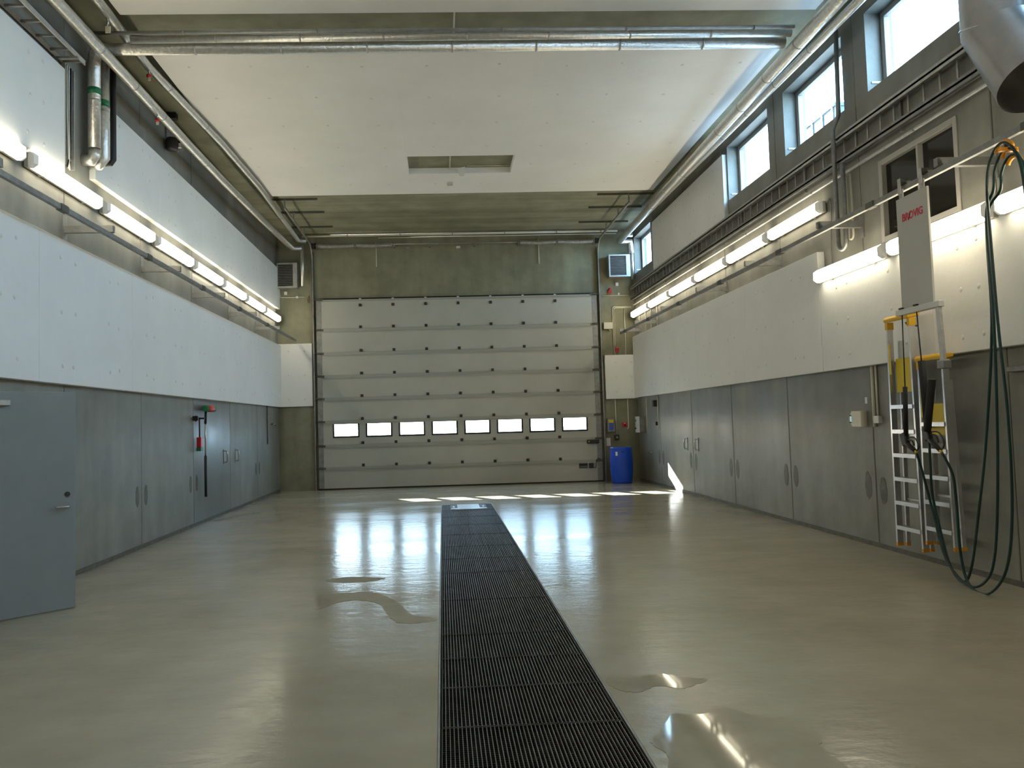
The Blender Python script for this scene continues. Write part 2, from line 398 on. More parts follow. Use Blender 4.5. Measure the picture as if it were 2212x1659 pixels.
# ------------------------------------------------------------------ high windows
wlab = {18.62: 'small far window beside the right heater, next to the rear wall', 11.76: 'farthest of the three high windows over the cable ladder', 9.5: 'middle high window with the duct stack outside',
        7.2: 'nearest large high window beside the silver duct'}
for k, (w0, w1) in enumerate(wins):
    wn = struct('window_%d' % (k+1), wlab.get(w0, 'high window in the right wall, %s from the front wall' % ('first', 'second', 'third', '')[min(k, 3)]), 'window', (XR, (w0+w1)/2, WZ[0]))
    hw = (w1-w0)/2; hh = WZ[1]-WZ[0]; fx0, fx1, fwid = .20, .27, .075
    MB().box(fx0, fx1, -hw, hw, 0, fwid).build('frame_rail', 'frame', wn, bevel=.006)
    MB().box(fx0, fx1, -hw, hw, hh-fwid, hh).build('frame_rail', 'frame', wn, bevel=.006)
    MB().box(fx0, fx1, -hw, -hw+fwid, fwid, hh-fwid).build('frame_stile', 'frame', wn, bevel=.006)
    MB().box(fx0, fx1, hw-fwid, hw, fwid, hh-fwid).build('frame_stile', 'frame', wn, bevel=.006)
    MB().box(fx0+.025, fx0+.031, -hw+fwid, hw-fwid, fwid, hh-fwid).build('pane', 'glass', wn)
    MB().box(.05, .16, hw-.012, hw, .10, .125).build('clip', 'white_paint', wn)
# dark inner window
wn = struct('window_8', 'dark two-pane inner window behind the hanging sign', 'window', (XR, (DW[0]+DW[1])/2, DW[2]))
hw = (DW[1]-DW[0])/2; hh = DW[3]-DW[2]
for a, b_ in ((-hw-.06, -hw), (hw, hw+.06)): MB().box(-.012, .12, a, b_, -.06, hh+.06).build('frame_stile', 'frame', wn, bevel=.004) if False else MB().box(-.014, -.001, a, b_, -.06, hh+.06).build('frame_stile', 'frame', wn, bevel=.003)
for a, b_ in ((-.06, 0), (hh, hh+.06)): MB().box(-.014, -.001, -hw, hw, a, b_).build('frame_rail', 'frame', wn, bevel=.003)
MB().box(-.012, .10, -.055, -.025, 0, hh).build('mullion', 'frame', wn, bevel=.004)
MB().box(.05, .06, -hw, -.055, 0, hh).build('pane', 'dark_room_pane', wn)
MB().box(.05, .06, -.025, hw, 0, hh).build('pane', 'dark_room_pane', wn)
MB().box(.10, .34, -hw, hw, 0, hh).build('dark_room_block', 'pit', wn)  # solid near-black block standing in for the unlit room

# ------------------------------------------------------------------ sectional door
dr = struct('door_1', 'large cream sectional overhead door with a row of eight windows', 'door', (.485, YB-.06, 0))
dx0, dx1 = -3.30-.485, 4.27-.485
zs = [.03, .57, 1.16, 1.80, 2.41, 3.01, 3.62, 4.25, 5.06]
wx0 = -2.89-.485; wp = .873; ww = .66; wz0, wz1 = 1.385, 1.745
for k in range(8):
    z0, z1 = zs[k], zs[k+1]
    mb = MB()
    if k == 2:
        mb.box(dx0, dx1, 0, .04, z0, wz0); mb.box(dx0, dx1, 0, .04, wz1, z1)
        xs = [dx0]
        for i in range(8): xs += [wx0+i*wp, wx0+i*wp+ww]
        xs.append(dx1)
        for i in range(0, len(xs), 2): mb.box(xs[i], xs[i+1], 0, .04, wz0, wz1)
    else: mb.box(dx0, dx1, 0, .04, z0, z1)
    p = mb.build('door_panel', 'door_leaf', dr, bevel=.004 if k != 2 else 0)
    if k == 2:
        for i in range(8):
            a = wx0+i*wp; fb = MB()
            fb.box(a-.02, a+ww+.02, -.014, .0, wz0-.02, wz0+.022); fb.box(a-.02, a+ww+.02, -.014, .0, wz1-.022, wz1+.02)
            fb.box(a-.02, a+.022, -.014, 0, wz0+.022, wz1-.022); fb.box(a+ww-.022, a+ww+.02, -.014, 0, wz0+.022, wz1-.022)
            g = fb.build('window_gasket', 'rubber', p)
            MB().box(a, a+ww, .016, .022, wz0, wz1).build('window_pane', 'glass', p)
# end stiles, stiffeners, hinges, rollers
for a, b_ in ((dx0, dx0+.14), (dx1-.14, dx1)): MB().box(a, b_, -.006, 0, .03, 5.06).build('end_stile', 'galv_dull', dr)
for k in range(1, 9):
    z = zs[k]
    if k < 8:
        MB().box(dx0+.16, dx1-.16, -.022, -.001, z-.05, z+.03).build('stiffening_rail', 'door_rail', dr, bevel=.006)
        MB().box(dx0+.16, dx1-.16, -.026, -.001, z-.068, z-.052).build('panel_lip', 'door_leaf', dr)
    else: MB().box(dx0+.16, dx1-.16, -.03, -.001, z-.05, z).build('stiffening_rail', 'door_rail', dr, bevel=.006)
    for i in range(7):
        hx = -2.12-.485+.875*i; zz = z+.062 if k < 8 else z-.16
        MB().box(hx-.036, hx+.036, -.05, -.001, zz-.036, zz+.036).build('hinge', 'black', dr, bevel=.006)
    for sx, e in ((1, dx0), (-1, dx1)):
        mb = MB().box(e+sx*.01, e+sx*.13, -.03, -.006, z-.03, z+.03)
        mb.tube([(e-sx*.07, -.045, z), (e+sx*.13, -.045, z)], .008, 8)
        mb.box(e+sx*.14, e+sx*.19, -.04, -.006, z-.035, z+.02)
        mb.build('roller_hinge', 'strut', dr)
        MB().tube([(e-sx*.09, -.045, z), (e-sx*.06, -.045, z)], .024, 12).build('roller', 'black', dr)
for i in range(9): MB().box(-2.12-.485+.875*i-.03, -2.12-.485+.875*i+.03, -.02, .02, 5.06, 5.085).build('top_clip', 'white_paint', dr) if i < 7 else None
MB().box(dx0, dx1, -.012, .045, .0, .034).build('bottom_seal', 'rubber', dr, bevel=.006)
MB().box(dx0, dx1, .0, .06, 5.062, 5.10).build('top_seal', 'rubber', dr)
for e in (dx0, dx1): MB().box(e-.02, e+.02, .038, .058, .0, 5.1).build('side_seal', 'rubber', dr)
# vent, switch box and lock at the right edge
vt = MB().box(3.63-.485+.0, 3.63-.485+.23, -.02, -.001, .37, .53).build('vent_grille', 'black', dr, bevel=.004)
for i in range(3): MB().box(3.15+.01, 3.15+.22, -.026, -.02, .385+.018*i, .393+.018*i).build('vent_slat', 'galv_dull', vt)
MB().box(3.41, 3.52, -.07, -.006, .37, .50).build('switch_box', 'black', dr, bevel=.012)
MB().tube(smooth_path([(3.50, -.05, .40), (3.58, -.06, .38), (3.60, -.06, .50), (3.64, -.06, .62), (3.72, -.05, .60)]), .009, 8).build('switch_cable', 'black', dr)
lk = MB().box(3.37, 3.70, -.075, -.006, 1.02, 1.13).build('lock_handle', 'black', dr, bevel=.02)
MB().lathe([(.018, -.08), (.018, -.0745)], 12, (3.42, 1.075), 'y').build('lock_lamp', 'orange', lk)

# tracks
def track(name, lab, x, s):
    o = thing(name, lab, 'track', (x, YB-.105, 0), group='door guide tracks')
    yb_ = 0
    R = .45; zt = 6.52
    pts = [(0, 0, 0), (0, 0, zt-R)]+[(0, -R+R*math.cos(math.radians(a)), zt-R+R*math.sin(math.radians(a))) for a in range(9, 91, 9)]+[(0, -3.55, zt+.02)]
    mb = MB()
    for p, q in zip(pts, pts[1:]): mb.bar(p, q, .05, .03, (1, 0, 0))
    mb.build('guide_rail', 'galv_dull', o)
    MB().box(-s*.02, s*.035, .03, .10, 0, 6.35).build('angle_upright', 'strut', o)
    for y in (-3.4, -2.35, -.98): MB().bar((s*.03, y, zt), (s*.03, y, ZC-.03), .035, .006, (0,1,0)).build('hanger_strap', 'galv_dull', o)
    return o
track('door_track', 'galvanised door track left of the sectional door', -3.37, -1)
track('door_track', 'galvanised door track right of the sectional door', 4.34, 1)
# ceiling strut channels
for sx, xa, xb_ in (('left', -3.8, -2.68), ('right', 3.66, 4.95)):
    for i, y in enumerate((17.03, 18.08, 19.43)):
        nm = ('nearest to the camera', 'middle', 'nearest to the rear wall')[i]
        o = thing('strut_channel', 'slotted strut channel on the %s bare ceiling, %s of three' % (sx, nm), 'channel', ((xa+xb_)/2, y, ZC-.04), 'strut channels above the door tracks')
        hl = (xb_-xa)/2; mb = MB().box(-hl, hl, -.022, -.016, 0, .039).box(-hl, hl, .016, .022, 0, .039).box(-hl, hl, -.016, .016, .034, .039)
        mb.build('channel', 'strut', o)

# torsion shaft and springs
sh = thing('torsion_shaft', 'torsion spring shaft with four springs above the sectional door', 'shaft', (.48, YB-.17, 6.50))
MB().tube([(-3.9, 0, 0), (3.92, 0, 0)], .014, 10).build('shaft', 'galv_dull', sh)
def spring(xa, xb_):
    n = 46; pts = []; sag = .02
    mb = MB(); k = 0
    for i in range(n*8+1):
        u = i/(n*8); a = 2*math.pi*i/8
        pts.append((xa+(xb_-xa)*u, .05*math.cos(a), .05*math.sin(a)-sag*math.sin(math.pi*u)))
    mb.tube(pts, .0105, 5); mb.build('spring', 'galv', sh)
for xa, xb_ in ((-3.68, -2.72), (-2.66, -1.70), (1.74, 2.70), (2.76, 3.72)): spring(xa, xb_)
for x in (-3.80, 3.84):
    MB().lathe([(.085, x-.05), (.085, x-.04), (.07, x-.035), (.07, x+.035), (.085, x+.04), (.085, x+.05)], 20, (0, 0), 'x').build('cable_drum', 'black', sh)
for x in (-3.71, -2.69, -1.66, -.7, .5, 1.70, 2.73, 3.75):
    MB().box(x-.02, x+.02, -.03, .16, -.07, .03).build('bearing_bracket', 'galv_dull', sh)

# conduits at rear ceiling corner
def pipe_thing(name, label, pts, r, m, cat='pipe', group=None, n=10, clips=(), clip_m='galv_dull'):
    P = [Vector(p) for p in pts]; base = P[0].copy()
    if not clips:
        mb = MB().tube([p-base for p in P], r, n); o = mb.build(name, m, None, loc=base); return tag(o, label, cat, group)
    o = thing(name, label, cat, base, group)
    MB().tube([p-base for p in P], r, n).build('tube', m, o)
    for c, d in clips:
        c = Vector(c)-base; d = Vector(d)
        MB().tube([c-d*.012, c+d*.012], r*1.25, n).build('clip', clip_m, o)
    return o
pipe_thing('conduit', 'thick cream conduit under the ceiling over the sectional door', [(-3.6, YB-.28, 6.735), (4.85, YB-.28, 6.735)], .028, 'cream', 'conduit', clips=[((x, YB-.28, 6.735), (1,0,0)) for x in (-2.4, -1, .4, 1.8, 3.2, 4.4)])
pipe_thing('conduit', 'thin cream conduit just below the thick one over the door', [(-1.6, YB-.12, 6.70), (4.85, YB-.12, 6.70)], .012, 'cream', 'conduit')
for lab, x in (('left', -1.665), ('right', 2.735)):
    pipe_thing('conduit', 'short cream drop conduit below the %s door spring' % lab, [(x, YB-.03, 6.6), (x, YB-.03, 5.98)]+[(x, YB-.03+.03*i/3, 5.98-.02*i) for i in (1, 2)], .014, 'cream', 'conduit')
for lab, x in (('centre', .55), ('left of centre', -.8)):
    o = MB().box(-.055, .055, -.05, 0, -.03, .03).build('junction_box', 'white_paint' if lab == 'centre' else 'galv_dull', None, bevel=.008, loc=(x, YB, 6.43)); tag(o, 'small box on the wall above the door, %s' % lab, 'box')

# ------------------------------------------------------------------ fluorescent wall lamps
LL = 1.62
def lamp_proto():
    o = thing('wall_lamp', 'x', 'lamp')
    # local: wall at x=0, light to +x, length along y, z centre 0
    hl = LL/2
    MB().box(0, .05, -hl+.01, hl-.01, -.078, .078).build('housing', 'lamp_base', o, bevel=.008)
    sec = [(.05, -.085), (.085, -.085), (.135, -.05), (.135, .05), (.085, .085), (.05, .085)]
    e = .05; v = []; n = len(sec)
    for yy, k in ((-hl+e, 1), (hl-e, 1)):
        v += [(x, yy, z) for x, z in sec]
    f = [tuple(range(n))[::-1], tuple(range(n, 2*n))]+[(i, (i+1) % n, n+(i+1) % n, n+i) for i in range(n)]
    MB().add(v, f).build('diffuser', 'lamp', o)
    for sy in (-1, 1):
        a = sy*(hl-e); b2 = sy*hl; v = [(x, a, z) for x, z in sec]+[(.05+(x-.05)*.72, b2, z*.9) for x, z in sec]
        MB().add(v, f).build('end_cap', 'lamp_end', o)
    for y in (-.5, .5): MB().box(.0, .06, y-.012, y+.012, -.09, -.078).build('clip', 'galv', o); MB().box(.0, .06, y-.012, y+.012, .078, .09).build('clip', 'galv', o)
    return o
PROTO = lamp_proto(); used = [False]
def copy_tree(o, parent=None):
    c = o.copy(); COL.objects.link(c); c.parent = parent
    for ch in list(o.children): copy_tree(ch, c)
    return c
def place_lamp(side, y, z, label, group, out=0):
    o = PROTO if not used[0] else copy_tree(PROTO); used[0] = True
    if side == 'L': o.location = (XL+out, y, z); o.rotation_euler = (0, 0, 0)
    else: o.location = (XR-out, y, z); o.rotation_euler = (0, 0, math.pi)
    o['label'] = label; o['group'] = group
ordn = ['first', 'second', 'third', 'fourth', 'fifth', 'sixth', 'seventh', 'eighth', 'ninth', 'tenth', 'eleventh', 'twelfth', 'thirteenth', 'fourteenth']
y0L, pL = 20.32, 1.765
for k in range(13): place_lamp('L', y0L-(k+.5)*pL, 4.55, 'lit fluorescent batten on the left wall, %s from the rear wall' % ordn[k], 'left wall lamps', .02)
for k in range(6): place_lamp('R', 20.39-(k+.5)*1.735, 4.46, 'lit fluorescent batten on the right wall above the boards, %s from the rear wall' % ordn[k], 'right wall lamps', .02)
for k in range(7): place_lamp('R', 10.16-(k+.5)*1.70, 3.50, 'lit fluorescent batten in the lower right row, %s from the rear' % ordn[k], 'lower right wall lamps', .10)
for k in range(12):
    y = y0L-(k+1)*pL
    pipe_thing('lamp_cable', 'cable link between left battens, %s from the rear wall' % ordn[k], [(XL+.012, y-.1, 4.55), (XL+.012, y+.1, 4.55)], .011, 'galv_dull', 'cable', 'lamp cables left')

# ------------------------------------------------------------------ hose rails on cantilever arms
def rail(name, lab, side, x, z, y0, y1, arms):
    xi, s = (XL, 1) if side == 'L' else (XR, -1)
    o = thing(name, lab, 'rail', (x, y0, z))
    MB().box(-.022, .022, 0, y1-y0, -.028, .028).build('rail_bar', 'galv_dull', o, bevel=.004)
    for a in arms:
        r = MB().box(xi-x+s*.012, s*.05, a-y0-.03, a-y0+.03, .03, .11).build('arm', 'galv_dull', o)
        MB().box(xi-x, xi-x+s*.012, a-y0-.05, a-y0+.05, -.10, .24).build('wall_plate', 'galv_dull', r)
    for a in arms[:-1]: MB().box(-.03, .03, a-y0+1.1, a-y0+1.25, -.034, .034).build('splice_sleeve', 'strut', o)
rail('hose_rail', 'grey hose rail on wall arms along the left wall', 'L', -3.82, 3.96, -3.5, 20.25, [-.2, 2.1, 4.38, 6.67, 8.95, 11.23, 13.5, 15.8, 18.1])
rail('hose_rail', 'grey hose rail on wall arms along the right wall', 'R', 4.78, 3.925, -3.5, 20.0, [.1, 2.4, 4.67, 6.95, 9.24, 11.53, 13.8, 16.07, 18.3, 20.1-.2])

# ------------------------------------------------------------------ cable ladders
def tray_right():
    o = thing('cable_ladder', 'galvanised cable ladder with red cables along the right wall', 'cable ladder', (XR, -3.5, 4.86))
    Ln = 20.35+3.5
    MB().box(-.13, -.02, 0, Ln, .30, .325).box(-.13, -.122, 0, Ln, .27, .355).build('upper_rail', 'galv', o)
    MB().box(-.13, -.02, 0, Ln, .0, .025).box(-.13, -.122, 0, Ln, -.03, .055).build('lower_rail', 'galv_dull', o)
    n = int((Ln-6)/.27)
    for k in range(n):
        y = Ln-.1-k*.27
        MB().box(-.06, -.045, y-.012, y+.012, .025, .30).build('rung', 'galv', o)
    for i in range(3):
        MB().tube([(-.10+.03*i, 0, .04+.012*(i % 2)), (-.10+.03*i, Ln, .04+.012*(i % 2))], .011, 6).build('cable', 'red_cable' if i != 1 else 'black', o)
    for y in (4.9, 7.2, 9.5, 11.8, 14.1, 16.4, 18.7, 21, 23.2): MB().box(-.03, 0, y-.02, y+.02, -.05, .38).build('wall_bracket', 'galv_dull', o)
tray_right()
pipe_thing('conduit', 'galvanised pipe running below the right cable ladder', [(XR-.07, -3.5, 4.72), (XR-.07, 20.3, 4.72)], .02, 'galv', 'pipe', clips=[((XR-.07, y, 4.72), (0,1,0)) for y in (5.8, 8.0, 10.3, 12.6, 14.9, 17.2)])
def ladder_left():
    o = thing('cable_ladder', 'flat galvanised cable ladder high on the near left wall', 'cable ladder', (XL, -3.5, 6.0))
    Ln = 8.92+3.5
    MB().box(.02, .032, 0, Ln, -.03, .03).build('rail', 'galv', o); MB().box(.25, .262, 0, Ln, -.03, .03).build('rail', 'galv', o)
    k = 0
    while k < 40: MB().box(.032, .25, Ln-.05-k*.3-.012, Ln-.05-k*.3+.012, -.015, .01).build('rung', 'galv_dull', o); k += 1
    for y in (8.5, 10.5, 12.2): MB().box(0, .28, y-.02, y+.02, -.055, -.03).build('support_arm', 'galv_dull', o)
    o = thing('cable_ladder', 'short upright cable ladder beside the silver pipes', 'cable ladder', (XL, 8.97, 4.78))
    for y in (-.11, .11): MB().box(.01, .06, y-.008, y+.008, 0, 1.2).build('rail', 'galv', o)
    for k in range(5): MB().box(.02, .035, -.102, .102, .1+.26*k, .125+.26*k).build('rung', 'galv_dull', o)
    for i in range(3): MB().tube(smooth_path([(.05, -.06+.05*i, 1.2), (.05, -.05+.04*i, .6), (.05, -.02+.02*i, .2), (.03, .05-.03*i, -.02+.01*i)]), .009, 6).build('cable', ('cream', 'white_paint', 'black')[i], o)
ladder_left()

# ------------------------------------------------------------------ pipes
def foil(name, lab, pts, r, bands=(), grp='foil insulated pipes'):
    base = Vector(pts[0]); P = [Vector(p)-base for p in pts]
    o = thing(name, lab, 'pipe', base, grp)
    MB().tube(P, r, 16).build('jacket', 'foil', o)
    for i in range(len(P)-1):
        d = P[i+1]-P[i]; n = int(d.length/1.15)
        for k in range(1, n+1):
            c = P[i]+d*(k/(n+1)); u = d.normalized()
            MB().tube([c-u*.012, c+u*.012], r*1.035, 16).build('band', 'galv', o)
    return o
foil('insulated_pipe', 'foil clad pipe nearest the left wall under the ceiling', [(-4.0, -3.5, 6.25), (-3.98, 8.05, 6.25), (-3.97, 12.1, 6.26), (-3.95, 14.1, 6.27), (-3.92, 16.9, 6.33), (-3.86, 20.12, 6.41), (-3.62, 20.2, 6.41)], .068)
foil('insulated_pipe', 'foil clad pipe beside the left edge of the ceiling boards', [(-3.82, -3.5, 6.62), (-3.83, 8.8, 6.62), (-3.87, 10.3, 6.62), (-3.79, 11.6, 6.62), (-3.69, 13.15, 6.61), (-3.62, 15.5, 6.61), (-3.68, 20.05, 6.60), (-3.48, 20.12, 6.58)], .058)
foil('insulated_pipe', 'large foil clad pipe along the right ceiling edge', [(4.62, 7.0, 6.62), (4.62, 7.0, 6.5), (4.63, 7.1, 6.37), (4.65, 8.34, 6.37), (4.75, 13.3, 6.40), (4.88, 20.1, 6.43), (5.18, 20.2, 6.43), (5.2, 20.2, 6.1)], .085)
foil('insulated_pipe', 'thinner foil clad pipe on the window side of the right ceiling', [(4.82, 7.0, 6.68), (4.82, 7.0, 6.4), (4.82, 7.1, 6.30), (4.83, 8.34, 6.30), (5.02, 20.0, 6.56), (5.2, 20.02, 6.56)], .055)
PTH = foil('insulated_pipe', 'thick foil clad pipe crossing below the ceiling gap', [(-4.2, 9.42, 5.16), (-4.2, 9.42, 6.36), (-4.15, 9.46, 6.44), (-4.05, 9.5, 6.455), (4.55, 9.5, 6.465)], .074)
foil('insulated_pipe', 'thinner foil clad pipe crossing behind the thick one', [(-3.7, 9.30, 6.475), (4.55, 9.30, 6.485)], .046)
pipe_thing('conduit', 'grey steel conduit crossing the bare ceiling gap', [(-4.2, 9.1, 6.455), (4.5, 9.1, 6.465)], .022, 'galv_dull', 'conduit', clips=[((x, 9.1, 6.46), (1,0,0)) for x in (-3, -1.4, .86, 2.4, 4)])
PSH = foil('insulated_pipe', 'short upright foil pipe right of its twin on the left wall', [(XL+.002, 9.60, 5.02), (XL+.12, 9.60, 5.02), (XL+.17, 9.60, 5.08), (XL+.17, 9.60, 6.34)], .066)
MB().tube([(.002, 0, .68), (.002, 0, .76)], .0765, 16).build('flow_label', 'green', PTH)
MB().tube([(.17, 0, .74), (.17, 0, .82)], .0685, 16).build('flow_label', 'green', PSH)
pipe_thing('drain_pipe', 'black upright pipe beside the silver pipes on the left wall', [(-4.14, 9.82, 6.45), (-4.14, 9.82, 5.16), (-4.16, 9.80, 5.11), (XL+.085, 9.77, 5.10)], .038, 'black', 'pipe', n=14)
# elbows of the thick pipe into the wall
foil('insulated_pipe', 'foil elbow entering the left wall below the twin pipes', [(-4.2, 9.42, 5.15), (-4.2, 9.42, 5.08), (-4.24, 9.42, 5.02), (XL+.002, 9.42, 5.02)], .074)
# valves
for lab, p in (('near', (-3.86, 10.3, 6.50)), ('far', (-3.97, 10.9, 6.13))):
    o = thing('valve', 'small red-handled valve on the left foil pipes, %s one' % lab, 'valve', p)
    MB().tube([(0, 0, 0), (0, 0, .12)], .014, 8).build('stem', 'steel', o); MB().lathe([(.0, -.03), (.035, -.025), (.035, 0), (0, .005)], 12).build('handle', 'red', o)
    MB().box(-.02, .02, -.004, .004, -.08, -.03).build('tag', 'cream', o)
o = thing('valve', 'white tagged valve on the left pipe near the ceiling beam', 'valve', (-3.83, 8.95, 6.46))
MB().tube([(0, 0, 0), (0, 0, .12)], .016, 8).build('stem', 'steel', o); MB().box(-.03, .03, -.005, .005, -.08, .0).build('tag', 'cream', o)
# conduit along ceiling centre, box and offcut in the hatch
pipe_thing('conduit', 'thin cream conduit under the slab along the room centre', [(.28, 8.4, 6.79-.012), (.28, 15.2, 6.79-.012)], .012, 'cream', 'conduit')
o = MB().box(-.06, .06, -.055, .055, -.05, 0).build('junction_box', 'lamp_base', None, bevel=.01, loc=(.285, 15.72, ZC-CT)); tag(o, 'small square box below the ceiling boards by the hatch', 'box')
o = MB().prism([(-.09, .06), (.09, .09), (.06, -.10), (-.02, -.10)], -.012, .012, 'y').build('board_offcut', 'board', None, loc=(.50, 15.06, 6.70)); tag(o, 'white wedge shaped offcut hanging in the ceiling hatch', 'offcut')
pipe_thing('conduit', 'thin cream conduit in the ceiling hatch, right half', [(.62, 15.0, 6.785), (1.5, 15.0, 6.785)], .008, 'cream', 'conduit')

# ------------------------------------------------------------------ ventilation duct upper right
dk = thing('ventilation_duct', 'large silver round duct with a mitred bend at the upper right', 'duct', (4.87, 6.2, 3.9))
o = MB().tube([(0, 0, 2.88), (0, 0, 1.0), (0, -.36, .38)], .30, 36, cap=False).build('duct_wall', 'duct', dk)
md = o.modifiers.new('split', 'EDGE_SPLIT'); md.split_angle = math.radians(25)
dv = Vector((0, -.36, -.62)).normalized(); e_ = Vector((0, -.36, .38))
MB().tube([e_-dv*.02, e_+dv*.012], .306, 36, cap=False).build('end_flange', 'duct', dk)
for z in (2.86, 1.55): MB().tube([(0, 0, z-.012), (0, 0, z+.012)], .308, 36).build('seam_ring', 'duct', dk)
MB().tube([(.302*math.cos(2*math.pi*k/36), .302*math.sin(2*math.pi*k/36), 1.0+.302*math.sin(2*math.pi*k/36)*.31) for k in range(36)], .007, 6, closed=True).build('mitre_seam', 'steel', dk)

# ------------------------------------------------------------------ fan heaters
def heater(lab, x0, x1, z0, z1):
    w = x1-x0; h = z1-z0
    o = thing('fan_heater', lab, 'heater', ((x0+x1)/2, YB, z0), 'fan heaters')
    d = .32; hw = w/2
    MB().box(-hw, hw, -d+.03, -.05, 0, h).build('casing', 'galv_dull', o, bevel=.01)
    MB().box(-hw, hw, -d, -d+.03, 0, .035).box(-hw, hw, -d, -d+.03, h-.035, h).box(-hw, -hw+.035, -d, -d+.03, .035, h-.035).box(hw-.11, hw, -d, -d+.03, .035, h-.035).build('front_frame', 'galv', o)
    MB().box(-hw+.035, hw-.11, -d+.022, -d+.029, .035, h-.035).build('grille_back', 'black', o)
    n = 14
    for k in range(n):
        z = .05+(h-.1)*k/(n-1)
        MB().bar((-hw+.035, -d+.01, z), (hw-.11, -d+.01, z), .02, .004, (0, .5, 1)).build('louvre', 'galv_dull', o)
    for x in (-hw+.1, hw-.15): MB().box(x-.02, x+.02, -.05, 0, h*.2, h*.8).build('wall_bracket', 'strut', o)
heater('slatted grey fan heater in the rear left corner', -4.28, -3.74, 5.37, 6.03)
heater('slatted grey fan heater in the rear right corner', 4.58, 5.16, 5.48, 6.08)
foil('heater_pipe', 'foil clad riser beside the left fan heater', [(-3.60, 20.2, 6.50), (-3.60, 20.2, 5.40)], .045, grp='heater risers')
foil('heater_pipe', 'foil clad riser beside the right fan heater', [(5.22, 20.2, 6.25), (5.22, 20.2, 5.40)], .045, grp='heater risers')
def small_box(name, lab, cat, c, sz, m, axis='y', bev=.006):
    """small wall box, c = centre of its back on the wall, sz = (across, out, high)"""
    a, d, h = sz
    if axis == 'y': mb = MB().box(-a/2, a/2, -d, 0, -h/2, h/2)
    elif axis == 'R': mb = MB().box(-d, 0, -a/2, a/2, -h/2, h/2)
    else: mb = MB().box(0, d, -a/2, a/2, -h/2, h/2)
    o = mb.build(name, m, None, bevel=bev, loc=c); return tag(o, lab, cat)
small_box('thermostat', 'small white box below the left fan heater', 'box', (-4.1, YB, 5.27), (.08, .06, .08), 'white_paint')
small_box('wall_socket', 'small white round-edged box on the left pier conduit', 'box', (-3.80, YB, 5.16), (.06, .05, .06), 'white_paint')
pipe_thing('conduit', 'thin conduit loop under the left fan heater', smooth_path([(-4.26, YB-.02, 6.1), (-4.26, YB-.02, 5.6), (-4.26, YB-.02, 5.22), (-4.15, YB-.02, 5.16), (-3.6, YB-.02, 5.16)], 4), .01, 'cream', 'conduit')
o = MB().prism([(-3.53, 5.02), (-3.50, 4.99), (-3.47, 5.00), (-3.455, 5.06), (-3.46, 5.14), (-3.475, 5.21), (-3.50, 5.19), (-3.525, 5.12), (-3.54, 5.07)], YB-.003, YB, 'y').build('rust_stain', 'rust'); tag(o, 'brown rust stain on the left pier beside the door track', 'stain')

# rear right corner fittings
cb = thing('control_box', 'grey control box with blue and yellow front by the door', 'control box', (4.53, YB, 1.5))
MB().box(-.10, .10, -.10, 0, -.18, .18).build('housing', 'galv_dull', cb, bevel=.012)
MB().box(-.062, .062, -.106, -.1, -.13, .06).build('blue_panel', 'blue_label', cb); MB().box(-.062, .062, -.106, -.1, .062, .14).build('yellow_panel', 'yellow_label', cb)
MB().lathe([(.02, -.12), (.02, -.106)], 12, (-.02, -.03), 'y').build('button', 'red', cb)
fa = thing('alarm_button', 'red square fire alarm button on the rear right pier', 'alarm', (4.91, YB, 1.50))
MB().box(-.065, .065, -.05, 0, -.065, .065).build('housing', 'red', fa, bevel=.01); MB().lathe([(.028, -.056), (.028, -.05)], 14, (0, -.01), 'y').build('push_plate', 'black', fa); MB().box(-.015, .015, -.053, -.05, .025, .05).build('mark', 'paper', fa)
sk_ = thing('power_socket', 'black round socket on the rear right pier', 'socket', (4.68, YB, 1.17))
MB().box(-.06, .06, -.07, 0, -.065, .065).build('housing', 'black', sk_, bevel=.01); MB().lathe([(.03, -.08), (.03, -.07)], 14, (0, 0), 'y').build('cover', 'galv_dull', sk_)
small_box('notice', 'small white paper notice above the blue barrel', 'notice', (4.46, YB, 1.05), (.11, .004, .21), 'paper', bev=0)
pipe_thing('conduit', 'cream conduit running down to the black socket', [(4.68, YB-.015, 2.19), (4.68, YB-.015, 1.24)], .013, 'cream', 'conduit')
pipe_thing('conduit', 'cream conduit running down to the red alarm button', [(5.02, YB-.015, 2.19), (5.02, YB-.015, 1.42), (4.98, YB-.015, 1.39)], .013, 'cream', 'conduit')
jb = thing('junction_box', 'cream junction box right of the door track', 'box', (4.55, YB, 4.19))
MB().box(-.12, .12, -.09, 0, -.09, .09).build('housing', 'cream', jb, bevel=.01); MB().tube([(.03, -.04, -.09), (.06, -.04, -.14)], .018, 8).build('gland', 'white_paint', jb)
for i, x in enumerate((4.70, 4.735)):
    pipe_thing('conduit', 'cream conduit on the rear right pier, %s of the bent pair' % ('left', 'right')[i], [(x, YB-.015, 3.39), (x, YB-.015, 4.62)]+arc((x+.06, YB-.015, 4.62+.03*(1-i)), .06, 180, 90, (0, 2), 5)+[(5.22, YB-.015, 4.68+.03*(1-i))], .012, 'cream', 'conduit')
pipe_thing('conduit', 'straight cream conduit on the rear right pier near the corner', [(5.02, YB-.015, 3.39), (5.02, YB-.015, 4.66)], .012, 'cream', 'conduit')
pipe_thing('conduit', 'upper horizontal cream conduit on the rear right pier', [(4.43, YB-.015, 5.02), (5.2, YB-.015, 5.02)], .011, 'cream', 'conduit')
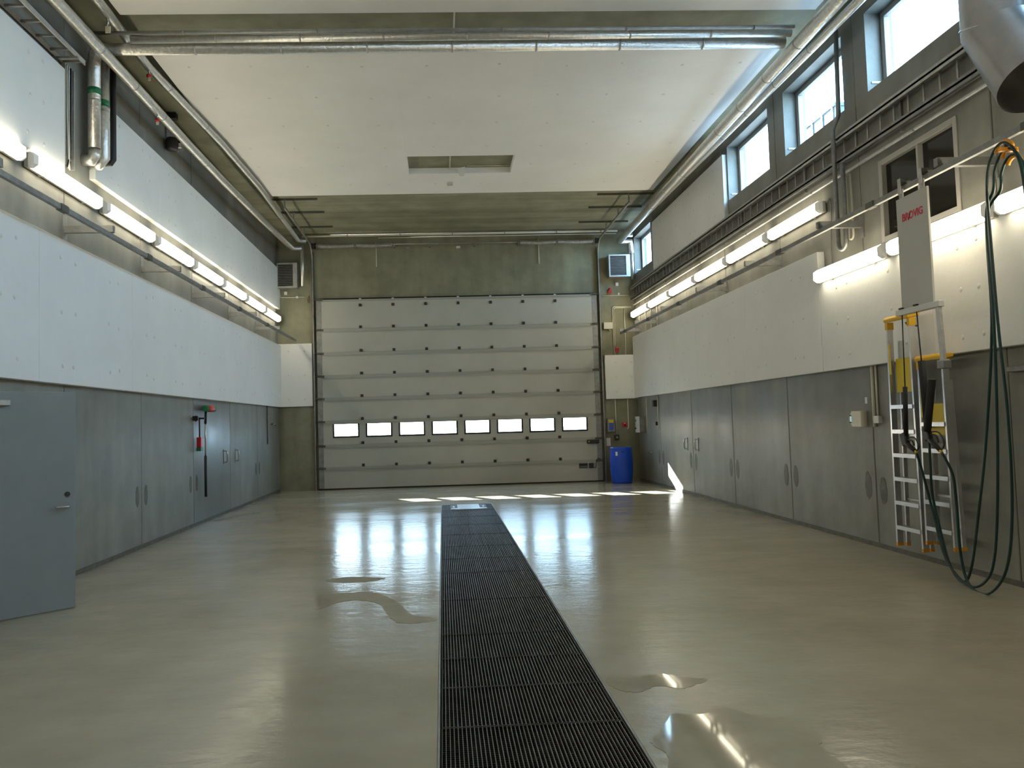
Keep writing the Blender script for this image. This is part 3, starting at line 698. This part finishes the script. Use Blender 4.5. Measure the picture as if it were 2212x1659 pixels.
for lab, p in (('below the right fan heater', (4.64, YB, 5.14)), ('above the white corner board', (4.78, YB, 3.53))):
    o = thing('warning_beacon', 'red warning beacon %s' % lab, 'beacon', p)
    MB().box(-.05, .05, -.05, 0, -.06, .0).build('base', 'red', o); MB().lathe([(.05, 0), (.048, .05), (.03, .075), (0, .08)], 16, (0, -.05)).build('dome', 'red', o)
    MB().lathe([(.055, -.012), (.055, .0)], 16, (0, -.05)).build('collar', 'galv_dull', o)
small_box('thermostat', 'small white box below the right fan heater', 'box', (4.84, YB, 5.32), (.08, .07, .09), 'white_paint')
small_box('wall_socket', 'tiny white box on the conduit below the right heater', 'box', (4.88, YB, 5.06), (.05, .05, .05), 'white_paint')
for y, lab in ((20.2, 'farthest'), (19.6, 'second'), (19.1, 'third'), (18.55, 'nearest')):
    pipe_thing('conduit', 'upright cream conduit behind the far right lamps, %s' % lab, [(XR-.012, y-.25, 3.87), (XR-.012, y-.25, 4.72)], .012, 'cream', 'conduit', 'conduits behind the far right lamps')

# blue barrel
br = thing('barrel', 'blue plastic barrel on the floor in the rear right corner', 'barrel', (4.61, 19.72, 0))
MB().lathe([(.0, .0), (.245, .0), (.262, .02), (.268, .10), (.285, .30), (.292, .48), (.286, .66), (.272, .84), (.268, .88), (.276, .90), (.276, .925), (.255, .925), (.25, .90), (0, .90)], 40).build('body', 'blue', br)
MB().lathe([(.0, .0), (.03, .0), (.035, .018), (.0, .02)], 14).build('bung', 'blue', br, loc=(-.12, .05, .90))
a0 = math.radians(-128)
MB().add([(.281*math.cos(a), .281*math.sin(a), z) for z in (.70, .82) for a in (a0-.10, a0, a0+.10)], [(0, 1, 4, 3), (1, 2, 5, 4)]).build('sticker', 'paper', br)
MB().box(-.06, .03, -.285, -.268, .80, .815).build('grip_slot', 'black', br, bevel=.004)

# right wall far fittings
cbn = thing('wall_cabinet', 'grey metal switch cabinet on the right wall near the corner', 'cabinet', (XR, 19.95, 1.5))
MB().box(-.16, 0, -.17, .17, -.2, .2).build('body', 'galv_dull', cbn, bevel=.006)
MB().box(-.19, -.16, -.17, .17, -.21, .21).build('door', 'white_paint', cbn, bevel=.006)
MB().lathe([(.02, -.225), (.02, -.19)], 12, (.1, -.1), 'x').build('rotary_switch', 'black', cbn); MB().box(-.194, -.19, .06, .14, .07, .13).build('sticker', 'green', cbn)
pipe_thing('conduit', 'cream conduit on the right wall beside the switch cabinet', [(XR-.012, 19.6, 2.2), (XR-.012, 19.6, 1.25)], .013, 'cream', 'conduit')
small_box('sensor', 'black and white sensor box under the right wall boards', 'sensor', (XR, 18.72, 2.02), (.13, .09, .16), 'black', 'R')
pipe_thing('conduit', 'cream conduit down to the black switch on the right wall', [(XR-.012, 18.56, 2.2), (XR-.012, 18.58, 1.4)], .012, 'cream', 'conduit')
small_box('wall_switch', 'small black switch on the right wall conduit', 'switch', (XR, 18.66, 1.52), (.08, .06, .09), 'black', 'R')
lt = thing('door_lock', 'round steel lock on the right wall near the barrel', 'lock', (XR, 19.35, .78))
MB().lathe([(.05, -.02), (.05, 0)], 18, (0, 0), 'x').build('rose', 'steel', lt); MB().box(-.06, -.045, -.01, .16, -.01, .01).tube([(-.05, 0, 0), (-.015, 0, 0)], .01, 8).build('lever', 'steel', lt)
# pull handles
def pull(side, y, z, lab):
    xi, s = (XL, 1) if side == 'L' else (XR, -1)
    o = thing('pull_handle', lab, 'handle', (xi, y, z), 'steel pull handles on wall panels')
    MB().box(0, s*.012, -.04, .04, -.14, .14).build('back_plate', 'galv_dull', o, bevel=.003)
    MB().tube(smooth_path([(s*.01, 0, .11), (s*.06, 0, .10), (s*.07, 0, 0), (s*.06, 0, -.10), (s*.01, 0, -.11)], 4), .013, 8).build('grip', 'steel', o)
pull('R', 16.45, 1.08, 'farther of two steel handles on the right wall'); pull('R', 15.75, 1.08, 'nearer of two steel handles on the right wall')
pull('L', 15.35, 1.13, 'nearer of two steel handles on the left wall'); pull('L', 16.2, 1.12, 'farther of two steel handles on the left wall')

# left wall wash brush on its hook
wbsh = thing('wash_brush', 'telescopic wash brush hanging upside on the left wall', 'brush', (XL, 13.85, .48))
MB().tube([(.10, 0, .70), (.10, .01, 1.40)], .013, 10).build('pole', 'steel', wbsh)
MB().tube([(.10, 0, 0), (.10, 0, .72)], .024, 12).build('grip', 'black', wbsh)
MB().tube([(.10, .01, 1.30), (.11, .01, 1.52)], .022, 10).build('head_socket', 'black', wbsh)
MB().tube([(.12, -.10, 1.57), (.12, .46, 1.57)], .055, 14).build('bristles', 'green', wbsh)
MB().tube([(.12, .02, 1.57), (.12, .34, 1.57)], .06, 14).build('brush_block', 'red', wbsh)
hk = thing('tool_hook', 'black tool hook bar on the left wall beside the wash brush', 'hook', (XL, 13.62, 1.87))
MB().box(0, .02, -.02, .02, -.05, .05).bar((0, 0, 0), (.16, 0, 0), .03, .03).build('arm', 'black', hk); MB().box(.0, .06, -.24, .24, -.015, .015).build('rail', 'galv', hk); MB().box(.03, .12, -.25, -.22, -.04, .04).build('end_stop', 'black', hk)
hb = thing('hand_brush', 'small red hand brush hanging beside the wash brush', 'brush', (XL, 13.62, 1.42))
MB().tube([(.07, 0, .12), (.07, 0, .47)], .013, 8).build('handle', 'black', hb); MB().box(.03, .11, -.05, .05, -.06, .12).build('block', 'red', hb, bevel=.01); MB().box(.03, .11, -.06, .06, -.12, -.06).build('bristles', 'green', hb)
pipe_thing('conduit', 'grey upright conduit on the left wall near the corner', [(XL+.02, 19.1, 2.22), (XL+.02, 19.1, 1.28)], .02, 'galv_dull', 'conduit')
tp = thing('wall_tap', 'small metal tap on the left wall near the corner', 'tap', (XL, 19.55, 1.77))
MB().tube([(0, 0, 0), (.10, 0, 0)], .018, 10).build('body', 'steel', tp); MB().tube([(.08, 0, 0), (.08, .12, 0), (.08, .14, -.04)], .014, 8).build('spout', 'steel', tp); MB().lathe([(.035, .02), (.035, .035)], 12, (.06, 0)).build('wheel', 'strut', tp)

# black loudspeaker high on left wall
sp = thing('wall_speaker', 'black swivel speaker high on the left wall', 'speaker', (XL, 12.3, 6.3))
MB().box(0, .03, -.07, .07, -.04, .55).build('mounting_plate', 'galv_dull', sp); MB().box(.03, .17, -.06, .06, .40, .52).build('upper_bracket', 'black', sp, bevel=.01)
MB().lathe([(.0, -.14), (.08, -.14), (.095, -.12), (.095, .02), (.08, .05), (0, .06)], 18).build('housing', 'black', sp, loc=(.12, -.1, 0))
MB().box(.13, .22, .0, .10, -.06, .10).build('swivel', 'black', sp, bevel=.01); MB().box(.19, .25, -.06, .0, -.08, -.01).build('sticker', 'paper', sp)

# ------------------------------------------------------------------ open grey door on the left
d2 = thing('door_2', 'grey steel door leaf standing open on the left', 'door', (XL+.02, 6.80, 0), kind='structure', rz=math.radians(45))
MB().box(0, 1.06, -.045, 0, .01, 2.06).build('leaf', 'grey_door', d2, bevel=.004)
MB().box(.20, .49, -.085, -.045, 1.93, 1.98).build('door_closer', 'galv', d2, bevel=.006)
for s_ in (-1, 1):
    yy = -.045 if s_ < 0 else 0
    ly = yy+s_*.05
    MB().tube([(.985, yy, .97), (.985, ly, .97), (.97, ly, .97), (.86, ly, .97)], .01, 10).build('lever_handle', 'steel', d2)
    MB().lathe([(.024, yy), (.024, yy+s_*.01)], 16, (.985, 1.085), 'y').build('lock_cylinder', 'black', d2)
tr = struct('trim_1', 'grey steel frame of the open door in the left wall', 'door frame', (XL, (DOOR[0]+DOOR[1])/2, 0))
hw = (DOOR[1]-DOOR[0])/2
for a, b_ in ((-hw, -hw+.04), (hw-.04, hw)): MB().box(-.30, .012, a, b_, 0, 2.08).build('jamb', 'grey_door', tr)
MB().box(-.30, .012, -hw+.04, hw-.04, 2.04, 2.08).build('head', 'grey_door', tr)
MB().box(-.345, -.30, -hw, hw, 0, 2.08).build('closing_panel', 'concrete_dark', tr)

# ------------------------------------------------------------------ grating panels
def grating(y0, y1, lab):
    o = thing('grating_panel', lab, 'grating', ((GX0+GX1)/2, (y0+y1)/2, -.03), 'steel grating panels over the drain pit')
    hx = (GX1-GX0)/2-.004; hy = (y1-y0)/2-.004
    MB().box(-hx, hx, -hy, -hy+.004, 0, .03).box(-hx, hx, hy-.004, hy, 0, .03).box(-hx, -hx+.004, -hy+.004, hy-.004, 0, .03).box(hx-.004, hx, -hy+.004, hy-.004, 0, .03).build('edge_frame', 'grate', o)
    mb = MB(); n = 45
    for k in range(1, n):
        x = -hx+2*hx*k/n; mb.box(x-.0018, x+.0018, -hy+.004, hy-.004, .0, .0305)
    f = mb.build('bearing_bars', 'grate_top', o); f['kind'] = 'stuff'
    mb = MB(); nc = int((y1-y0)/.0245)
    for k in range(1, nc):
        y = -hy+2*hy*k/nc; mb.box(-hx+.004, hx-.004, y-.0018, y+.0018, .002, .016)
    f = mb.build('cross_bars', 'grate', o); f['kind'] = 'stuff'
gj = [GY1, 14.7, 13.75, 12.65, 11.55, 10.45, 9.5, 8.6, 7.3, 6.1, 5.48, 4.88, 4.25, 3.2, 2.1, 1.0, -.1]
onames = ordn+['fifteenth', 'sixteenth']
for k in range(1, len(gj)-1): grating(gj[k+1], gj[k], 'dark steel grating panel, %s from the door end' % onames[k-1])
# first panel carries the light plate
grating(14.7, GY1, 'far end grating panel below the light metal plate')
pl = thing('inlet_plate', 'pale metal plate lying on the far end of the grating', 'plate', (.47, 15.2, .0015))
MB().prism([(-.22, -.42), (.22, -.42), (.36, -.36), (.34, -.24), (.22, -.22), (.22, .42), (-.22, .42), (-.22, -.22), (-.34, -.24), (-.36, -.36)], 0, .012).build('sheet', 'plate', pl, bevel=.003)
for s_ in (-1, 1):
    MB().box(s_*.23, s_*.35, -.18, .38, .0, .008).build('slot', 'black', pl)
    MB().bar((s_*.29, -.18, .014), (s_*.29, .05, .014), .03, .012).build('tongue', 'plate', pl)

# ------------------------------------------------------------------ puddles and damp stains
def blob(name, lab, pts, m, z=.0015):
    P = [Vector((x, y, 0)) for x, y in pts]; P.append(P[0]); out = []
    n = len(pts)
    for i in range(n):
        a, b2, c, d = (Vector((*pts[(i+k) % n], 0)) for k in (-1, 0, 1, 2))
        for j in range(6):
            u = j/6; q = .5*((2*b2)+(c-a)*u+(2*a-5*b2+4*c-d)*u*u+(3*b2-a-3*c+d)*u**3)
            out.append((q.x+random.uniform(-.008, .008), q.y+random.uniform(-.012, .012)))
    cx = sum(p[0] for p in out)/len(out); cy = sum(p[1] for p in out)/len(out)
    o = MB().prism([(x-cx, y-cy) for x, y in out], 0, z).build(name, m, None, loc=(cx, cy, .0)); tag(o, lab, 'puddle')
blob('puddle', 'narrow damp patch left of the grating, below the window glare', [(-1.30, 8.40), (-1.1, 8.56), (-.85, 8.50), (-.66, 8.40), (-.86, 8.25), (-1.1, 8.24)], 'puddle')
blob('puddle', 'long bent damp patch left of the grating', [(-1.28, 7.62), (-1.0, 7.75), (-.72, 7.72), (-.55, 7.45), (-.40, 7.05), (-.30, 6.75), (-.10, 6.62), (-.16, 6.50), (-.40, 6.50), (-.52, 6.8), (-.62, 7.2), (-.80, 7.38), (-1.0, 7.36), (-1.20, 7.08)], 'puddle')
blob('puddle', 'clear puddle right of the grating reflecting a lamp', [(1.12, 4.10), (1.24, 4.30), (1.40, 4.28), (1.55, 4.37), (1.70, 4.22), (1.86, 4.16), (1.90, 3.98), (1.82, 3.75), (1.84, 3.55), (1.6, 3.4), (1.2, 3.3), (1.02, 3.55), (1.06, 3.8), (1.02, 3.95)], 'puddle')
blob('puddle', 'small wet patch at the right edge of the grating', [(1.0, 4.93), (1.12, 5.0), (1.22, 4.93), (1.36, 4.99), (1.5, 4.90), (1.62, 4.84), (1.52, 4.76), (1.42, 4.70), (1.28, 4.75), (1.12, 4.67), (1.01, 4.76)], 'puddle')
blob('puddle', 'brown damp patch at the foot of the right wall', [(4.75, 13.3), (4.95, 13.4), (5.1, 13.0), (5.2, 12.5), (5.1, 12.2), (4.9, 12.5), (4.8, 12.9)], 'stain')
blob('puddle', 'brown damp patch at the foot of the left wall', [(-4.2, 14.2), (-4.1, 14.9), (-3.95, 15.3), (-3.65, 15.5), (-3.7, 15.2), (-3.9, 14.7), (-4.05, 14.25)], 'stain')
blob('puddle', 'small dark wet streak between the grating and the door', [(1.15, 16.15), (1.5, 16.25), (1.9, 16.22), (1.6, 16.08), (1.3, 16.06)], 'stain')

# ------------------------------------------------------------------ right wall near fittings
pipe_thing('conduit', 'grey upright pipe crossing the middle high window', [(5.22, 9.46, 6.6), (5.22, 9.5, 5.5), (5.13, 9.5, 5.3), (5.13, 9.5, 3.82)]+[(5.13, 9.405+.095*math.cos(math.radians(a)), 3.82-.095*math.sin(math.radians(a))) for a in range(15, 180, 15)]+[(5.13, 9.31, 3.82), (5.13, 9.31, 4.80)], .028, 'galv_dull', 'pipe', n=12)
pipe_thing('conduit', 'thin cream conduit inside the bent grey pipe', [(5.25, 9.45, 4.68), (5.25, 9.45, 3.9)]+[(5.25, 9.40+.05*math.cos(math.radians(a)), 3.9-.05*math.sin(math.radians(a))) for a in range(20, 180, 20)]+[(5.25, 9.35, 3.9), (5.25, 9.35, 4.68)], .014, 'cream', 'pipe')
pipe_thing('lamp_cable', 'cable from the right lamp row down to the lower row', smooth_path([(5.27, 10.02, 4.5), (5.27, 9.93, 4.52), (5.27, 9.9, 4.35), (5.27, 9.95, 3.9), (5.27, 9.95, 3.52)], 4), .009, 'galv_dull', 'cable')
th = thing('climate_controller', 'beige control box with a round display on the right wall', 'controller', (XR, 9.46, 1.57))
MB().box(-.09, 0, -.11, .11, -.10, .10).build('housing', 'cream', th, bevel=.008)
MB().lathe([(.075, -.045), (.09, -.03), (.09, 0)], 24, (.17, .0), 'x').build('dial_ring', 'white_paint', th); MB().box(-.055, -.044, .12, .22, -.055, .055).build('display_bezel', 'black', th, bevel=.004); MB().box(-.058, -.055, .14, .20, -.035, .035).build('display', 'lcd', th)
small_box('sticker', 'small white sticker above the beige control box', 'sticker', (XR, 9.36, 1.80), (.05, .003, .08), 'paper', 'R', 0)
small_box('wall_socket', 'white socket right of the beige control box', 'socket', (XR, 9.07, 1.56), (.10, .06, .09), 'white_paint', 'R')
for i, y in enumerate((9.17, 9.09)):
    pipe_thing('conduit', 'cream conduit above the white socket, %s of two' % ('left', 'right')[i], [(XR-.016, y, 2.22), (XR-.016, y, 1.47 if i == 0 else 1.6)], .022 if i == 0 else .014, 'cream', 'conduit')
small_box('wall_rail', 'short steel wall rail at the right picture edge', 'rail', (XR, 6.65, 2.01), (.5, .05, .05), 'galv_dull', 'R')

# ------------------------------------------------------------------ step ladders hung on the right wall
def step_ladder(lab, yA, yB, z0, z1, steps, label_z, far_top):
    """folded aluminium step ladder against the wall; local x=0 wall, -x to room, y along wall"""
    yc = (yA+yB)/2; hw = (yA-yB)/2; h = z1-z0
    o = thing('step_ladder', lab, 'ladder', (XR, yc, z0), 'step ladders hung on the right wall')
    xf, xr = -.29, -.21
    def stile(x, yt, yb_, name, zt, w=.055, d=.025):
        MB().bar((x, yb_, 0), (x-.0, yt, zt), d, w, (1,0,0)).build(name, 'alu', o)
    for s_ in (-1, 1):
        stile(xf, s_*(hw-.025), s_*hw, 'front_stile', h-.05, .065); stile(xr, s_*(hw-.08), s_*(hw-.02), 'rear_stile', h-.25, .04)
        MB().box(xf-.034, xf+.034, s_*hw-.015, s_*hw+.015, -.015, .02).build('foot', 'orange', o); MB().box(xr-.022, xr+.022, s_*(hw-.02)-.015, s_*(hw-.02)+.015, -.015, .02).build('foot', 'orange', o)
    for z in steps:
        w = hw-.025*(z-z0)/h-.012
        t_ = MB().box(xf-.04, xf+.04, -w, w, z-z0-.012, z-z0+.012).box(xf-.042, xf-.038, -w, w, z-z0-.03, z-z0+.012).build('step', 'alu', o)
    for k in range(2): MB().bar((xr, -hw+.08, .5+.7*k), (xr, hw-.08, .5+.7*k), .03, .02).build('rear_brace', 'alu', o)
    MB().prism([(xf-.05, h-.04), (xr+.0, h-.02), (xr+.01, h+.02), (xf-.04, h+.02), (xf-.06, h-.01)], -hw+.005, hw-.005, 'y').build('top_cap', 'yellow', o, bevel=.008)
    for s_ in (-1, 1): MB().box(xf-.036, xf+.036, s_*(hw-.025)-.022, s_*(hw-.025)+.022, h-.12, h-.04).build('top_bracket', 'yellow', o)
    MB().box(xf+.02, xf+.028, -hw+.09, hw-.075, label_z[0]-z0, label_z[1]-z0).build('instruction_label', 'yellow_label', o)
    MB().box(xf-.034, xf-.031, hw-.075, hw-.04, h-.62, h-.28).build('stile_label', 'yellow_label', o)
    MB().tube([(-.10, 0, h-.10), (-.20, 0, h-.10), (-.225, 0, h-.06)], .010, 8).build('wall_hook', 'strut', o)
    return o
step_ladder('taller aluminium step ladder with yellow top, hung left of the hose guns', 8.33, 7.88, .19, 2.68, [.39, .66, .92, 1.18, 1.44, 1.71], (1.86, 2.23), True)
step_ladder('shorter aluminium step ladder with yellow top, hung nearer the green hoses', 7.81, 7.38, .28, 2.20, [.45, .72, .98, 1.25, 1.52], (1.40, 1.72), False)
MATS['_'] = None

# ------------------------------------------------------------------ hanging hose trolley sign
sg = thing('hose_trolley', 'white hanging hose trolley panel with red lettering', 'trolley', (4.74, 7.35, 2.66))
MB().box(-.012, .012, -.25, .25, 0, 1.16).build('panel', 'sign', sg, bevel=.004)
MB().box(-.03, .03, -.35, .34, -.03, .03).build('bottom_bar', 'white_paint', sg, bevel=.006)
for y in (-.17, .17):
    MB().box(-.006, .006, y-.03, y+.03, 1.16, 1.25).build('hanger_strap', 'galv', sg)
    MB().lathe([(.035, -.05), (.035, .05)], 14, (y, 1.325), 'x').build('roller', 'strut', sg, loc=(.04, 0, 0))
    MB().box(-.02, -.012, y-.025, y+.025, 1.2, 1.36).build('side_plate', 'galv', sg)
MB().bar((0, -.30, 0), (-.02, -.36, -.56), .05, .03, (1, 0, 0)).build('drop_tube', 'galv', sg)
MB().box(-.05, .03, -.40, -.30, -.62, -.54).build('tube_foot', 'galv_dull', sg, bevel=.008)
for y in (.24, .0): MB().box(-.04, .04, y-.025, y+.025, .03, .045).build('cord_clamp', 'black', sg)
cu = bpy.data.curves.new('lettering', 'FONT'); cu.body = 'BROVIG'; cu.size = .105; cu.extrude = .001; cu.offset = .003; cu.align_x = 'CENTER'; cu.align_y = 'CENTER'
to = bpy.data.objects.new('tmp_text', cu); COL.objects.link(to); bpy.context.view_layer.update()
me = bpy.data.meshes.new_from_object(to.evaluated_get(bpy.context.evaluated_depsgraph_get())); bpy.data.objects.remove(to)
me.materials.clear(); me.materials.append(MATS['sign_red'])
wtx = max(v.co.x for v in me.vertices)-min(v.co.x for v in me.vertices)
lo = bpy.data.objects.new('lettering', me); COL.objects.link(lo); lo.parent = sg
lo.matrix_local = Matrix.Translation((-.0135, -.01, .945)) @ Matrix(((0,0,-1,0),(-1,0,0,0),(0,1,0,0),(0,0,0,1))) @ Matrix.Diagonal((.33/wtx, 1, 1, 1))

MB().bar((-.0152, .055, .905), (-.0152, .015, .985), .003, .010, (1, 0, 0)).build('lettering_stroke', 'sign_red', sg)
# spray guns hanging on cords
def gun(lab, top, lance_top, body, tip, lances, mwid):
    base = Vector(body); L_ = lambda p: Vector(p)-base
    o = thing('spray_gun', lab, 'spray gun', base, 'pressure washer guns')
    MB().tube([L_(top), L_(lance_top)], .006, 6).build('cord', 'black', o)
    for a, b2 in lances: MB().tube([L_(a), L_(b2)], mwid, 12).build('lance', 'rubber', o)
    MB().bar((0, .03, .07), (0, -.01, -.06), .05, .085, (0, 1, 0)).build('body', 'black', o, bevel=.012)
    tp_ = L_(tip)
    MB().tube([Vector((0, 0, -.03)), tp_*.5+Vector((0, .01, -.01)), tp_], [.026, .024, .02], 10).build('grip', 'black', o)
    MB().tube(smooth_path([(0, -.02, .02), (0, tp_.y*.6-.06, .02), (0, tp_.y-.06, tp_.z*.55), (0, tp_.y-.02, tp_.z*.95), (0, tp_.y*.9, tp_.z)], 5), .007, 8).build('trigger_guard', 'black', o)
    MB().tube(smooth_path([(0, -.02, .0), (0, tp_.y*.5-.03, -.01), (0, tp_.y*.75-.02, tp_.z*.5)], 5), .009, 8).build('trigger', 'black', o)
    d = tp_.normalized(); MB().tube([tp_, tp_+d*.03], .014, 10).build('brass_nut', 'yellow_label', o)
gun('single-lance black spray gun, left of the two', (4.72, 7.59, 2.63), (4.72, 7.61, 1.90), (4.72, 7.65, 1.36), (4.72, 7.50, 1.25), [((4.72, 7.61, 1.90), (4.72, 7.64, 1.40))], .022)
gun('twin-lance black spray gun, right of the two', (4.72, 7.35, 2.63), (4.72, 7.32, 2.12), (4.71, 7.27, 1.42), (4.71, 7.10, 1.27), [((4.72, 7.32, 2.14), (4.72, 7.28, 1.48)), ((4.69, 7.13, 1.95), (4.69, 7.25, 1.45))], .034)
HG = [(4.77, 6.33, 3.55), (4.77, 6.30, 3.72), (4.77, 6.21, 3.85), (4.77, 6.10, 3.87), (4.77, 6.0, 3.77), (4.77, 5.92, 3.5), (4.77, 5.88, 2.6), (4.77, 5.86, 1.6)]
def hose(lab, pts, dx, sc=1.0, dz=0):
    top = [(4.77+dx, 6.12+(y-6.12)*sc, 3.86+(z-3.86)*sc+dz if z > 3.3 else z) for _, y, z in HG]
    P = smooth_path([(x, y, max(z, .016)) for x, y, z in pts]+top, 6); base = P[0].copy()
    o = MB().tube([p-base for p in P], .0125, 8).build('pressure_hose', 'hose', None, loc=base); tag(o, lab, 'hose', 'green pressure hoses')
hose('green hose from the left spray gun over the orange saddle', [(4.72, 7.48, 1.23), (4.8, 7.52, 1.0), (4.86, 7.50, .66), (4.86, 7.34, .21), (4.86, 7.05, .016), (4.86, 6.8, .10), (4.86, 6.66, .39), (4.86, 6.56, 1.17), (4.84, 6.47, 2.39), (4.80, 6.43, 3.3)], .02, .9, -.05)
hose('green hose from the right spray gun with the lowest floor loop', [(4.71, 7.08, 1.25), (4.78, 7.05, 1.05), (4.82, 7.08, .8), (4.82, 7.06, .29), (4.82, 6.96, .03), (4.80, 6.69, .016), (4.82, 6.48, .27), (4.82, 6.37, .79), (4.82, 6.35, 1.58), (4.80, 6.37, 2.38), (4.78, 6.37, 3.3)], -.02, 1.0, 0)
hose('third green hose hanging behind the two gun hoses', [(4.70, 7.24, 1.40), (4.80, 7.40, 1.12), (4.88, 7.52, .82), (4.9, 7.47, .50), (4.9, 7.34, .14), (4.9, 7.16, .016), (4.9, 7.03, .2), (4.9, 6.89, .73), (4.9, 6.74, 1.37), (4.88, 6.55, 2.4), (4.84, 6.48, 3.3)], .06, .78, -.10)
sd_ = thing('hose_saddle', 'orange hose saddle hanging from the right hose rail', 'hose saddle', (4.78, 6.12, 3.80))
MB().tube([(0, 0, .0), (0, 0, .10)], .014, 8).build('hanger', 'black', sd_)
for k, (dx, r, dz) in enumerate(((-.02, .10, .045), (.02, .085, .0), (.06, .075, -.06))):
    MB().tube([(dx, r*math.cos(math.radians(a)), -.06+dz+r*math.sin(math.radians(a))) for a in range(20, 165, 12)], .017, 8).build('arch', 'orange', sd_)
MB().box(-.06, .09, -.02, .02, .0, .03).build('clamp', 'orange', sd_)

# ------------------------------------------------------------------ outside
gd = MB().box(-150, 150, -120, 260, -.5, -.32).build('ground', 'outside_ground'); tag(gd, 'bright sunlit yard outside the building', 'ground', kind='structure')
ob = thing('neighbour_building', 'pale industrial roof seen through the middle high window', 'building', (15.6, 25.4, -.32))
MB().box(-1.2, -.35, 1.0, 3.6, 0, 13.0).build('wall', 'outside_wall', ob)
MB().box(-1.28, -.3, .95, 3.7, 13.0, 13.12).build('roof_edge', 'outside_metal', ob)
for k in range(4): MB().box(-1.25, -1.2, 1.1+.75*k, 1.2+.75*k, 9, 13.0).build('pilaster', 'outside_metal', ob)
vs = thing('exhaust_stack', 'curved steel exhaust hood beside the neighbouring roof', 'stack', (14.6, 31.2, -.32))
MB().tube([(0, 0, 0), (0, 0, 13.2)]+[(0, -.5+.5*math.cos(math.radians(a)), 13.2+.5*math.sin(math.radians(a))) for a in range(15, 181, 15)]+[(0, -1.0, 12.9)], .5, 24).build('hood', 'outside_metal', vs)
